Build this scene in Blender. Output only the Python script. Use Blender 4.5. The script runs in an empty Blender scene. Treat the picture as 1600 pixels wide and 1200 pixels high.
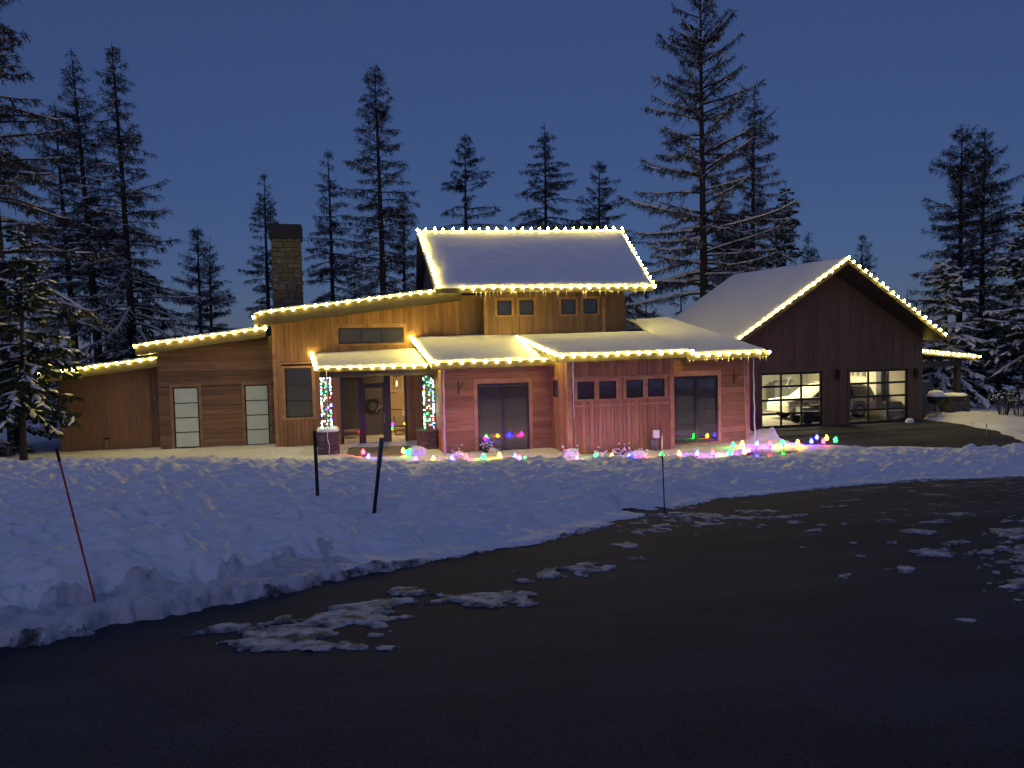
import bpy, bmesh, math, random
import numpy as np
from mathutils import Vector, Matrix, noise as mnoise

# ------------------------------------------------------------------ camera, sky, exposure
scene = bpy.context.scene
col = scene.collection
F = 1110.0                      # focal length in pixels of a 1600 px wide frame
YAW, PITCH, ROLL = math.radians(13.0), math.radians(2.6), 0.022
CAM = Vector((0, 0, 3.8))       # the hand-held camera stands up the slope; z = 0 is the house floor
fwd = Vector((math.sin(YAW) * math.cos(PITCH), math.cos(YAW) * math.cos(PITCH), -math.sin(PITCH)))
r0 = Vector((math.cos(YAW), -math.sin(YAW), 0))
u0 = r0.cross(fwd)
cup = u0 * math.cos(ROLL) + r0 * math.sin(ROLL)
crt = r0 * math.cos(ROLL) - u0 * math.sin(ROLL)
cd = bpy.data.cameras.new('camera'); cam = bpy.data.objects.new('camera', cd); col.objects.link(cam)
m = Matrix((crt, cup, -fwd)).transposed().to_4x4(); m.translation = CAM
cam.matrix_world = m
cd.sensor_fit = 'HORIZONTAL'; cd.sensor_width = 36; cd.lens = 36 * F / 1600
cd.clip_start = 0.05; cd.clip_end = 6000
scene.camera = cam

world = bpy.data.worlds.new('World'); scene.world = world; world.use_nodes = True
wn, wl = world.node_tree.nodes, world.node_tree.links
sky = wn.new('ShaderNodeTexSky'); sky.sky_type = 'NISHITA'; sky.sun_disc = False
sky.sun_elevation = math.radians(4.0); sky.sun_rotation = math.radians(200); sky.altitude = 900
sky.ozone_density = 3.0; sky.dust_density = 0.5
SKY_TINT = (0.62, 0.56, 0.80); SKY_STRENGTH = 0.12
tint = wn.new('ShaderNodeMix'); tint.data_type = 'RGBA'; tint.blend_type = 'MULTIPLY'; tint.inputs[0].default_value = 1
tint.inputs[7].default_value = (*SKY_TINT, 1)
wl.new(sky.outputs[0], tint.inputs[6])
veil = wn.new('ShaderNodeMix'); veil.data_type = 'RGBA'; veil.inputs[0].default_value = 0.60   # thin even overcast
veil.inputs[7].default_value = (0.36, 0.585, 1.48, 1)
wl.new(tint.outputs[2], veil.inputs[6])
wl.new(veil.outputs[2], wn['Background'].inputs[0]); wn['Background'].inputs[1].default_value = SKY_STRENGTH

sd = bpy.data.lights.new('sun', 'SUN'); sd.energy = 0.22; sd.angle = math.radians(40); sd.color = (0.66, 0.57, 1.0)   # afterglow behind the camera
so = bpy.data.objects.new('sun', sd); col.objects.link(so); so.rotation_euler = (math.radians(52), 0, math.radians(-20))

scene.view_settings.view_transform = 'Standard'; scene.view_settings.look = 'None'
scene.view_settings.exposure = 0; scene.view_settings.gamma = 1
scene.view_settings.use_curve_mapping = False
scene.render.engine = 'CYCLES'
scene.cycles.use_denoising = True
scene.cycles.max_bounces = 5; scene.cycles.diffuse_bounces = 2; scene.cycles.glossy_bounces = 3
scene.cycles.transparent_max_bounces = 8; scene.cycles.transmission_bounces = 3
scene.cycles.caustics_reflective = False; scene.cycles.caustics_refractive = False

BULB_WARM = 140.0                # emission of the warm roof bulbs
BULB_COL = 145.0                 # emission of the coloured stake bulbs
rng = np.random.default_rng(7)
random.seed(7)

# ------------------------------------------------------------------ measuring helpers
def ray(x, y):
    return fwd + crt * ((x - 800) / F) + cup * ((600 - y) / F)
def P(x, y, Y):                 # point of the facade plane Y = const
    d = ray(x, y); return CAM + d * (Y / d.y)
def G(x, y, z=0.0):             # point of the level plane z = const
    d = ray(x, y); return CAM + d * ((z - CAM.z) / d.z)
def S(x, y, s):                 # point at distance s along the view axis
    d = ray(x, y); return CAM + d * s

# ------------------------------------------------------------------ tags and mesh helpers
def tag(o, label=None, cat=None, group=None, kind=None):
    if label: o['label'] = label
    if cat: o['category'] = cat
    if group: o['group'] = group
    if kind: o['kind'] = kind
    return o
def thing(name, loc, label, cat, group=None):
    o = bpy.data.objects.new(name, None); col.objects.link(o); o.location = loc
    o.empty_display_size = 0.2
    return tag(o, label, cat, group)
def link(name, me, parent=None, loc=None):
    o = bpy.data.objects.new(name, me); col.objects.link(o)
    if loc is not None: o.location = loc
    if parent is not None: o.parent = parent
    return o
def wpos(o):
    p = Vector(o.location)
    while o.parent is not None:
        o = o.parent; p = p + Vector(o.location)
    return p
class MB:
    """collects world-space faces; build() links them as ONE object relative to its parent's origin"""
    def __init__(s): s.v = []; s.f = []; s.mi = []
    def add(s, vs, fs, mi=0):
        b = len(s.v); s.v += [tuple(v) for v in vs]
        for f in fs: s.f.append(tuple(b + i for i in f)); s.mi.append(mi)
    def box(s, x0, x1, y0, y1, z0, z1, mi=0):
        vs = [(x, y, z) for x in (x0, x1) for y in (y0, y1) for z in (z0, z1)]
        s.add(vs, [(0, 1, 3, 2), (4, 6, 7, 5), (0, 4, 5, 1), (2, 3, 7, 6), (0, 2, 6, 4), (1, 5, 7, 3)], mi)
    def hexa(s, top, bot, mi=0):        # two matching loops
        n = len(top)
        s.add(list(bot) + list(top), [tuple(range(n - 1, -1, -1)), tuple(range(n, 2 * n))] +
              [(i, (i + 1) % n, n + (i + 1) % n, n + i) for i in range(n)], mi)
    def tube(s, pts, rad, n=6, mi=0, cap=True):
        pts = [Vector(p) for p in pts]
        rads = rad if isinstance(rad, (list, tuple)) else [rad] * len(pts)
        vs = []
        for i, p in enumerate(pts):
            d = (pts[min(i + 1, len(pts) - 1)] - pts[max(i - 1, 0)]).normalized()
            a = d.orthogonal().normalized() if i == 0 else (a - d * a.dot(d)).normalized()
            b = d.cross(a)
            for k in range(n):
                t = 2 * math.pi * k / n
                vs.append(p + (a * math.cos(t) + b * math.sin(t)) * rads[i])
        fs = [(i * n + k, i * n + (k + 1) % n, (i + 1) * n + (k + 1) % n, (i + 1) * n + k) for i in range(len(pts) - 1) for k in range(n)]
        if cap: fs += [tuple(range(n - 1, -1, -1)), tuple((len(pts) - 1) * n + k for k in range(n))]
        s.add(vs, fs, mi)
    def lathe(s, c, prof, n=10, mi=0, axis=None):
        c = Vector(c); vs = []
        if axis is None: ax, ux, uy = Vector((0, 0, 1)), Vector((1, 0, 0)), Vector((0, 1, 0))
        else:
            ax = Vector(axis).normalized(); ux = ax.orthogonal().normalized(); uy = ax.cross(ux)
        for r, z in prof:
            for k in range(n):
                t = 2 * math.pi * k / n
                vs.append(c + ux * (r * math.cos(t)) + uy * (r * math.sin(t)) + ax * z)
        fs = [(i * n + k, i * n + (k + 1) % n, (i + 1) * n + (k + 1) % n, (i + 1) * n + k) for i in range(len(prof) - 1) for k in range(n)]
        fs += [tuple(range(n - 1, -1, -1)), tuple((len(prof) - 1) * n + k for k in range(n))]
        s.add(vs, fs, mi)
    def mesh(s, name, mats, off=Vector((0, 0, 0)), smooth=False):
        me = bpy.data.meshes.new(name)
        me.from_pydata([(v[0] - off.x, v[1] - off.y, v[2] - off.z) for v in s.v], [], s.f)
        for mt in (mats if isinstance(mats, (list, tuple)) else [mats]): me.materials.append(mt)
        if any(s.mi): me.polygons.foreach_set('material_index', s.mi)
        if smooth: me.polygons.foreach_set('use_smooth', [True] * len(s.f))
        me.update(); return me
    def build(s, name, mats, parent=None, smooth=False):
        off = wpos(parent) if parent is not None else Vector((0, 0, 0))
        return link(name, s.mesh(name, mats, off, smooth), parent)
def np_mesh(name, V, Fq, mats, mi=None, smooth=False):
    me = bpy.data.meshes.new(name)
    n = Fq.shape[1]
    me.vertices.add(len(V)); me.vertices.foreach_set('co', np.ascontiguousarray(V, dtype=np.float32).ravel())
    me.loops.add(Fq.size); me.loops.foreach_set('vertex_index', np.ascontiguousarray(Fq, dtype=np.int32).ravel())
    me.polygons.add(len(Fq)); me.polygons.foreach_set('loop_start', np.arange(0, Fq.size, n, dtype=np.int32))
    for mt in (mats if isinstance(mats, (list, tuple)) else [mats]): me.materials.append(mt)
    if mi is not None: me.polygons.foreach_set('material_index', np.ascontiguousarray(mi, dtype=np.int32))
    if smooth: me.polygons.foreach_set('use_smooth', np.ones(len(Fq), dtype=bool))
    me.update(calc_edges=True); me.validate(); return me

def hash2(ix, iy, seed):
    h = (ix.astype(np.int64) * 374761393 + iy.astype(np.int64) * 668265263 + seed * 1442695041) & 0x7fffffff
    h = ((h ^ (h >> 13)) * 1274126177) & 0x7fffffff
    return ((h ^ (h >> 16)) & 0xffff) / 65535.0
def vnoise(x, y, seed=0):
    ix, iy = np.floor(x), np.floor(y); fx, fy = x - ix, y - iy
    fx = fx * fx * fx * (fx * (fx * 6 - 15) + 10); fy = fy * fy * fy * (fy * (fy * 6 - 15) + 10)
    a, b = hash2(ix, iy, seed), hash2(ix + 1, iy, seed); c, d = hash2(ix, iy + 1, seed), hash2(ix + 1, iy + 1, seed)
    return (a + (b - a) * fx) * (1 - fy) + (c + (d - c) * fx) * fy
def fbm(x, y, o=4, seed=0):
    t = 0; a = 0.5; n = 0
    for k in range(o):
        t = t + a * (vnoise(x, y, seed + 17 * k) - 0.5); n += a; a *= 0.5
        x, y = x * 1.97 + y * 0.31 + 13.1, y * 1.97 - x * 0.31 + 7.7
    return t / n * 2
def sstep(t): t = np.clip(t, 0, 1); return t * t * (3 - 2 * t)

# ------------------------------------------------------------------ materials
def nodes(name):
    mt = bpy.data.materials.new(name); mt.use_nodes = True
    return mt, mt.node_tree.nodes, mt.node_tree.links, mt.node_tree.nodes['Principled BSDF']
def plain(name, c, rough=0.6, metal=0.0, ior=None, var=0.0, bump=0.0, scale=8.0):
    mt, n, l, b = nodes(name)
    b.inputs['Base Color'].default_value = (*c, 1); b.inputs['Roughness'].default_value = rough; b.inputs['Metallic'].default_value = metal
    if ior: b.inputs['IOR'].default_value = ior
    if var or bump:
        tc = n.new('ShaderNodeTexCoord'); nz = n.new('ShaderNodeTexNoise'); nz.inputs['Scale'].default_value = scale; nz.inputs['Detail'].default_value = 6
        l.new(tc.outputs['Object'], nz.inputs['Vector'])
        if var:
            hs = n.new('ShaderNodeHueSaturation'); hs.inputs['Color'].default_value = (*c, 1)
            mp = n.new('ShaderNodeMapRange'); mp.inputs['To Min'].default_value = 1 - var; mp.inputs['To Max'].default_value = 1 + var
            mp.inputs['From Min'].default_value = 0.25; mp.inputs['From Max'].default_value = 0.75
            l.new(nz.outputs['Fac'], mp.inputs['Value']); l.new(mp.outputs[0], hs.inputs['Value']); l.new(hs.outputs[0], b.inputs['Base Color'])
        if bump:
            bp = n.new('ShaderNodeBump'); bp.inputs['Strength'].default_value = bump; bp.inputs['Distance'].default_value = 0.02
            l.new(nz.outputs['Fac'], bp.inputs['Height']); l.new(bp.outputs[0], b.inputs['Normal'])
    return mt
def wood(name, c, stretch, var=0.25, rough=0.62):
    mt, n, l, b = nodes(name)
    tc = n.new('ShaderNodeTexCoord'); mp = n.new('ShaderNodeMapping'); mp.inputs['Scale'].default_value = stretch
    nz = n.new('ShaderNodeTexNoise'); nz.inputs['Scale'].default_value = 1.0; nz.inputs['Detail'].default_value = 7; nz.inputs['Roughness'].default_value = 0.65
    oi = n.new('ShaderNodeObjectInfo')
    ad = n.new('ShaderNodeVectorMath'); ad.operation = 'ADD'
    sc = n.new('ShaderNodeVectorMath'); sc.operation = 'SCALE'; sc.inputs[0].default_value = (37, 23, 51); l.new(oi.outputs['Random'], sc.inputs['Scale'])
    l.new(tc.outputs['Object'], ad.inputs[0]); l.new(sc.outputs[0], ad.inputs[1]); l.new(ad.outputs[0], mp.inputs['Vector']); l.new(mp.outputs[0], nz.inputs['Vector'])
    cr = n.new('ShaderNodeValToRGB')
    cr.color_ramp.elements[0].position = 0.28; cr.color_ramp.elements[1].position = 0.72
    cr.color_ramp.elements[0].color = (c[0] * 0.55, c[1] * 0.5, c[2] * 0.45, 1); cr.color_ramp.elements[1].color = (c[0] * 1.25, c[1] * 1.25, c[2] * 1.2, 1)
    l.new(nz.outputs['Fac'], cr.inputs[0])
    hs = n.new('ShaderNodeHueSaturation'); l.new(cr.outputs[0], hs.inputs['Color'])
    mr = n.new('ShaderNodeMapRange'); mr.inputs['To Min'].default_value = 1 - var; mr.inputs['To Max'].default_value = 1 + var
    l.new(oi.outputs['Random'], mr.inputs['Value']); l.new(mr.outputs[0], hs.inputs['Value']); l.new(hs.outputs[0], b.inputs['Base Color'])
    b.inputs['Roughness'].default_value = rough
    bp = n.new('ShaderNodeBump'); bp.inputs['Strength'].default_value = 0.35; bp.inputs['Distance'].default_value = 0.01
    l.new(nz.outputs['Fac'], bp.inputs['Height']); l.new(bp.outputs[0], b.inputs['Normal'])
    return mt
def emit(name, c, s):
    mt = bpy.data.materials.new(name); mt.use_nodes = True; n, l = mt.node_tree.nodes, mt.node_tree.links
    n.clear(); e = n.new('ShaderNodeEmission'); o = n.new('ShaderNodeOutputMaterial')
    e.inputs[0].default_value = (*c, 1); e.inputs[1].default_value = s; l.new(e.outputs[0], o.inputs[0]); return mt
def snowmat(name, c=(0.80, 0.83, 0.87), scale=6.0, bump=0.5, dist=0.03):
    mt, n, l, b = nodes(name)
    b.inputs['Roughness'].default_value = 0.75; b.inputs['Base Color'].default_value = (*c, 1)
    tc = n.new('ShaderNodeTexCoord'); nz = n.new('ShaderNodeTexNoise'); nz.inputs['Scale'].default_value = scale; nz.inputs['Detail'].default_value = 8
    nz.inputs['Roughness'].default_value = 0.6
    l.new(tc.outputs['Object'], nz.inputs['Vector'])
    bp = n.new('ShaderNodeBump'); bp.inputs['Strength'].default_value = bump; bp.inputs['Distance'].default_value = dist
    l.new(nz.outputs['Fac'], bp.inputs['Height']); l.new(bp.outputs[0], b.inputs['Normal']); return mt
def clear_glass(name, tintc=(0.9, 0.93, 0.92), ior=1.7):
    mt = bpy.data.materials.new(name); mt.use_nodes = True; n, l = mt.node_tree.nodes, mt.node_tree.links; n.clear()
    t = n.new('ShaderNodeBsdfTransparent'); t.inputs[0].default_value = (*tintc, 1)
    g = n.new('ShaderNodeBsdfGlossy'); g.inputs['Roughness'].default_value = 0.02
    fr = n.new('ShaderNodeFresnel'); fr.inputs[0].default_value = ior
    mx = n.new('ShaderNodeMixShader'); o = n.new('ShaderNodeOutputMaterial')
    ge = n.new('ShaderNodeNewGeometry'); inv = n.new('ShaderNodeMath'); inv.operation = 'SUBTRACT'; inv.inputs[0].default_value = 1; l.new(ge.outputs['Backfacing'], inv.inputs[1])
    ml = n.new('ShaderNodeMath'); ml.operation = 'MULTIPLY'; l.new(fr.outputs[0], ml.inputs[0]); l.new(inv.outputs[0], ml.inputs[1])
    l.new(ml.outputs[0], mx.inputs[0]); l.new(t.outputs[0], mx.inputs[1]); l.new(g.outputs[0], mx.inputs[2]); l.new(mx.outputs[0], o.inputs[0]); return mt

CEDAR = (0.29, 0.160, 0.072)
M = dict(
    wood_h=wood('cedar_lap', CEDAR, (1.2, 6, 26)), wood_v=wood('cedar_board', (0.31, 0.165, 0.078), (26, 6, 1.2)),
    wood_dark=wood('brown_board', (0.165, 0.108, 0.055), (22, 6, 1.0), 0.12), trim=wood('cedar_trim', (0.40, 0.225, 0.115), (3, 3, 3), 0.08),
    wood_up=wood('cedar_upper', (0.23, 0.135, 0.068), (22, 6, 1.0), 0.15),
    fascia=plain('dark_fascia', (0.042, 0.034, 0.026), 0.55, var=0.2, scale=3), frame=plain('black_frame', (0.012, 0.012, 0.013), 0.4),
    back=plain('sheathing', (0.06, 0.035, 0.02), 0.8), pane=plain('dark_pane', (0.04, 0.042, 0.045), 0.03, ior=2.0),
    shade=None, metal_roof=plain('metal_roof', (0.03, 0.03, 0.035), 0.35, 0.6),
    snow=snowmat('snow'), roofsnow=snowmat('roof_snow', scale=3.0, bump=0.35, dist=0.03), groundsnow=snowmat('ground_snow', scale=9.0, bump=0.6, dist=0.035),
    ice=plain('ice', (0.5, 0.5, 0.5), 0.2, ior=1.31), mortar=plain('mortar', (0.075, 0.066, 0.055), 0.9),
    stone_a=plain('stone_grey', (0.085, 0.078, 0.065), 0.85, var=0.35, bump=0.6, scale=7), stone_b=plain('stone_brown', (0.078, 0.063, 0.048), 0.85, var=0.35, bump=0.6, scale=7),
    stone_c=plain('stone_pale', (0.12, 0.11, 0.09), 0.85, var=0.3, bump=0.6, scale=7),
    glass=clear_glass('clear_glass'), black=plain('black_metal', (0.015, 0.015, 0.016), 0.45, 0.3), steel=plain('grey_metal', (0.35, 0.35, 0.36), 0.4, 0.6),
    bark=plain('bark', (0.04, 0.034, 0.029), 0.9, var=0.4, bump=0.7, scale=9), twig=plain('twig', (0.042, 0.040, 0.040), 0.9), needle=plain('needles', (0.022, 0.04, 0.022), 0.75, var=0.4, scale=2),
    farneedle=plain('far_needles', (0.03, 0.042, 0.038), 0.9),
    white=plain('white_paint', (0.72, 0.71, 0.68), 0.35), rubber=plain('rubber', (0.02, 0.02, 0.02), 0.8), concrete=plain('concrete', (0.30, 0.27, 0.23), 0.8, var=0.15, scale=2),
    plaster=plain('plaster', (0.62, 0.56, 0.44), 0.9), plaster2=plain('grey_plaster', (0.34, 0.34, 0.30), 0.9), tan=plain('tan_wall', (0.60, 0.44, 0.24), 0.85),
    red=plain('red_plastic', (0.45, 0.03, 0.03), 0.4), yellow=plain('yellow_plastic', (0.6, 0.5, 0.08), 0.5), greenwreath=plain('wreath_green', (0.03, 0.05, 0.02), 0.8),
    pale=plain('pale_wood', (0.45, 0.36, 0.24), 0.7), grey=plain('grey_paint', (0.13, 0.14, 0.15), 0.6), chair=plain('dark_fabric_and_shade', (0.05, 0.04, 0.035), 0.9),
)
mt, n_, l_, b_ = nodes('lit_shade')
b_.inputs['Base Color'].default_value = (0.42, 0.44, 0.36, 1); b_.inputs['Roughness'].default_value = 0.25
b_.inputs['Emission Color'].default_value = (0.80, 0.86, 0.62, 1); b_.inputs['Emission Strength'].default_value = 0.13
tc_ = n_.new('ShaderNodeTexCoord'); nz_ = n_.new('ShaderNodeTexNoise'); nz_.inputs['Scale'].default_value = 3
mr_ = n_.new('ShaderNodeMapRange'); mr_.inputs['To Min'].default_value = 0.05; mr_.inputs['To Max'].default_value = 0.15
l_.new(tc_.outputs['Object'], nz_.inputs['Vector']); l_.new(nz_.outputs['Fac'], mr_.inputs['Value']); l_.new(mr_.outputs[0], b_.inputs['Emission Strength'])
M['shade'] = mt
# asphalt with a little snow dust
mt, n_, l_, b_ = nodes('asphalt')
tc_ = n_.new('ShaderNodeTexCoord')
fine = n_.new('ShaderNodeTexNoise'); fine.inputs['Scale'].default_value = 90; fine.inputs['Detail'].default_value = 4
big = n_.new('ShaderNodeTexNoise'); big.inputs['Scale'].default_value = 0.7; big.inputs['Detail'].default_value = 9; big.inputs['Roughness'].default_value = 0.62
l_.new(tc_.outputs['Object'], fine.inputs['Vector']); mpa = n_.new('ShaderNodeMapping'); mpa.inputs['Scale'].default_value = (0.55, 1.5, 1); mpa.inputs['Rotation'].default_value = (0, 0, -0.25); l_.new(tc_.outputs['Object'], mpa.inputs['Vector']); l_.new(mpa.outputs[0], big.inputs['Vector'])
ra = n_.new('ShaderNodeValToRGB'); ra.color_ramp.elements[0].position = 0.3; ra.color_ramp.elements[1].position = 0.7
ra.color_ramp.elements[0].color = (0.024, 0.027, 0.036, 1); ra.color_ramp.elements[1].color = (0.066, 0.072, 0.088, 1)
l_.new(big.outputs['Fac'], ra.inputs[0])
rb = n_.new('ShaderNodeMapRange'); rb.inputs['From Min'].default_value = 0.35; rb.inputs['From Max'].default_value = 0.65; rb.inputs['To Min'].default_value = 0.6; rb.inputs['To Max'].default_value = 1.4
l_.new(fine.outputs['Fac'], rb.inputs['Value'])
mu = n_.new('ShaderNodeMix'); mu.data_type = 'RGBA'; mu.blend_type = 'MULTIPLY'; mu.inputs[0].default_value = 1
l_.new(ra.outputs[0], mu.inputs[6]); l_.new(rb.outputs[0], mu.inputs[7]); du = n_.new('ShaderNodeTexNoise'); du.inputs['Scale'].default_value = 2.3; du.inputs['Detail'].default_value = 13; du.inputs['Roughness'].default_value = 0.72
dr_ = n_.new('ShaderNodeMapRange'); dr_.inputs['From Min'].default_value = 0.625; dr_.inputs['From Max'].default_value = 0.73; dr_.inputs['To Max'].default_value = 0.6; mpn = n_.new('ShaderNodeMapping'); mpn.inputs['Scale'].default_value = (0.8, 1.5, 1); l_.new(tc_.outputs['Object'], mpn.inputs['Vector']); l_.new(mpn.outputs[0], du.inputs['Vector'])
sep = n_.new('ShaderNodeSeparateXYZ'); l_.new(tc_.outputs['Object'], sep.inputs[0])
gx = n_.new('ShaderNodeMapRange'); gx.inputs['From Min'].default_value = 1.5; gx.inputs['From Max'].default_value = 9; gx.inputs['To Min'].default_value = -0.035; gx.inputs['To Max'].default_value = 0.075; l_.new(sep.outputs['X'], gx.inputs['Value'])
gy = n_.new('ShaderNodeMapRange'); gy.inputs['From Min'].default_value = 4; gy.inputs['From Max'].default_value = 9; gy.inputs['To Min'].default_value = -0.05; gy.inputs['To Max'].default_value = 0.0; l_.new(sep.outputs['Y'], gy.inputs['Value'])
gz_ = n_.new('ShaderNodeMapRange'); gz_.inputs['From Min'].default_value = 19; gz_.inputs['From Max'].default_value = 21; gz_.inputs['To Min'].default_value = 0; gz_.inputs['To Max'].default_value = -0.3; l_.new(sep.outputs['Y'], gz_.inputs['Value'])
a1 = n_.new('ShaderNodeMath'); l_.new(du.outputs['Fac'], a1.inputs[0]); l_.new(gx.outputs[0], a1.inputs[1]); a2 = n_.new('ShaderNodeMath'); l_.new(a1.outputs[0], a2.inputs[0]); l_.new(gy.outputs[0], a2.inputs[1])
a3 = n_.new('ShaderNodeMath'); l_.new(a2.outputs[0], a3.inputs[0]); l_.new(gz_.outputs[0], a3.inputs[1]); l_.new(a3.outputs[0], dr_.inputs['Value'])
dm = n_.new('ShaderNodeMix'); dm.data_type = 'RGBA'; dm.inputs[7].default_value = (0.55, 0.56, 0.58, 1); l_.new(dr_.outputs[0], dm.inputs[0]); l_.new(mu.outputs[2], dm.inputs[6]); l_.new(dm.outputs[2], b_.inputs['Base Color'])
rr = n_.new('ShaderNodeMapRange'); rr.inputs['To Min'].default_value = 0.8; rr.inputs['To Max'].default_value = 1.0; b_.inputs['Specular IOR Level'].default_value = 0.12
l_.new(big.outputs['Fac'], rr.inputs['Value']); l_.new(rr.outputs[0], b_.inputs['Roughness'])
bp_ = n_.new('ShaderNodeBump'); bp_.inputs['Strength'].default_value = 0.5; bp_.inputs['Distance'].default_value = 0.008
l_.new(fine.outputs['Fac'], bp_.inputs['Height']); l_.new(bp_.outputs[0], b_.inputs['Normal'])
M['asphalt'] = mt
# wet walk: thin water film with slight ripples
mt, n_, l_, b_ = nodes('wet_paving')
b_.inputs['Base Color'].default_value = (0.03, 0.028, 0.027, 1); b_.inputs['Roughness'].default_value = 0.09; b_.inputs['IOR'].default_value = 1.5
tc_ = n_.new('ShaderNodeTexCoord'); nz_ = n_.new('ShaderNodeTexNoise'); nz_.inputs['Scale'].default_value = 5; nz_.inputs['Detail'].default_value = 3
bp_ = n_.new('ShaderNodeBump'); bp_.inputs['Strength'].default_value = 0.15; bp_.inputs['Distance'].default_value = 0.02
l_.new(tc_.outputs['Object'], nz_.inputs['Vector']); l_.new(nz_.outputs['Fac'], bp_.inputs['Height']); l_.new(bp_.outputs[0], b_.inputs['Normal'])
M['wet'] = mt
def slush(name, dark, lo, hi):
    global mt, n_, l_, b_, tc_, nz_, cr_, bp_
    mt, n_, l_, b_ = nodes(name)
    tc_ = n_.new('ShaderNodeTexCoord'); nz_ = n_.new('ShaderNodeTexNoise'); nz_.inputs['Scale'].default_value = 7; nz_.inputs['Detail'].default_value = 10; nz_.inputs['Roughness'].default_value = 0.7
    l_.new(tc_.outputs['Object'], nz_.inputs['Vector']); cr_ = n_.new('ShaderNodeValToRGB'); cr_.color_ramp.elements[0].position = lo; cr_.color_ramp.elements[1].position = hi
    cr_.color_ramp.elements[0].color = (*dark, 1); cr_.color_ramp.elements[1].color = (0.62, 0.63, 0.66, 1); l_.new(nz_.outputs['Fac'], cr_.inputs[0]); l_.new(cr_.outputs[0], b_.inputs['Base Color']); b_.inputs['Roughness'].default_value = 0.8
    bp_ = n_.new('ShaderNodeBump'); bp_.inputs['Strength'].default_value = 0.7; bp_.inputs['Distance'].default_value = 0.03; l_.new(nz_.outputs['Fac'], bp_.inputs['Height']); l_.new(bp_.outputs[0], b_.inputs['Normal'])
    M[name] = mt
slush('slush', (0.06, 0.062, 0.068), 0.40, 0.62); slush('packed', (0.44, 0.45, 0.47), 0.34, 0.56)
WARM = (1.0, 0.74, 0.125)
LC = dict(warm=emit('bulb_warm', WARM, BULB_WARM), red=emit('bulb_red', (1.0, 0.005, 0.012), BULB_COL * 0.8), green=emit('bulb_green', (0.003, 1.0, 0.03), BULB_COL * 0.55),
          blue=emit('bulb_blue', (0.006, 0.005, 1.0), BULB_COL * 1.7), orange=emit('bulb_orange', (1.0, 0.20, 0.008), BULB_COL * 0.8), pink=emit('bulb_pink', (1.0, 0.01, 0.22), BULB_COL * 0.8),
          purple=emit('bulb_purple', (0.35, 0.008, 1.0), BULB_COL))
MINI = dict(blue=emit('mini_blue', (0.06, 0.12, 1.0), 18), green=emit('mini_green', (0.06, 1.0, 0.25), 16), gold=emit('mini_gold', (1.0, 0.5, 0.08), 26),
            pink=emit('mini_pink', (1.0, 0.14, 0.2), 16), white=emit('mini_white', (0.7, 0.9, 1.0), 20))

# ------------------------------------------------------------------ terrain
CY, SY = math.cos(YAW), math.sin(YAW)
def base_z(X, Y):
    s = X * SY + Y * CY; u = (X * CY - Y * SY) / np.maximum(s, 0.5)
    sc = 20.6 + 2.0 * sstep((-u - 0.05) / 0.45) + 0.3 * sstep((u - 0.3) / 0.3)
    zc = 0.36 + 0.05 * sstep((-u) / 0.5) - 0.13 * np.exp(-((u - 0.33) / 0.10) ** 2)
    top = zc + (2.2 - zc) * np.clip((sc - s) / (sc - 2.5), -1, 1)
    return np.where(s < sc, top, zc * (1 - sstep((s - sc) / 2.4)))
def bz(X, Y): return float(base_z(np.array([X], float), np.array([Y], float))[0])
def T(x, y, dz=0.0):            # where the pixel's ray meets the ground
    d = ray(x, y); a, b = 1.0, 60.0
    t = a
    while t < b:
        p = CAM + d * t
        if p.z < bz(p.x, p.y) + dz: break
        t += 0.05
    return CAM + d * t
def grid_mesh(us, ss, zfun, keep=None):
    U, Sg = np.meshgrid(us, ss); X = Sg * SY + U * Sg * CY; Y = Sg * CY - U * Sg * SY
    Z, K = zfun(X, Y, Sg, U)
    V = np.stack([X, Y, Z], -1).reshape(-1, 3); nu, ns = len(us), len(ss)
    i = np.arange(ns - 1)[:, None] * nu + np.arange(nu - 1)[None]
    Q = np.stack([i, i + 1, i + 1 + nu, i + nu], -1).reshape(-1, 4)
    if K is not None:
        kq = K.reshape(-1)[Q].any(1); Q = Q[kq]
        used = np.zeros(len(V), bool); used[Q] = True; idx = np.cumsum(used) - 1; V = V[used]; Q = idx[Q]
    return V, Q
def asph(X, Y, Sg, U): return base_z(X, Y) - 0.02 + 0.012 * fbm(X * 0.5, Y * 0.5, 3, 5) * sstep(Sg / 4), None
V, Q = grid_mesh(np.linspace(-1.6, 1.6, 260), np.concatenate([np.linspace(-4, 2, 6)[:-1] * 0 + np.linspace(0.3, 1.5, 5), np.geomspace(1.7, 60, 200)]), asph)
tag(link('driveway', np_mesh('driveway', V, Q, M['asphalt'], smooth=True)), kind='structure')
# ground behind the camera and far around
b = MB()
R_ = 1500.0
ring = [(-R_, -R_), (R_, -R_), (R_, R_), (-R_, R_)]
b.add([(x, y, -0.35) for x, y in ring], [(0, 1, 2, 3)]); tag(b.build('ground', M['groundsnow']), kind='structure')

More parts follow.
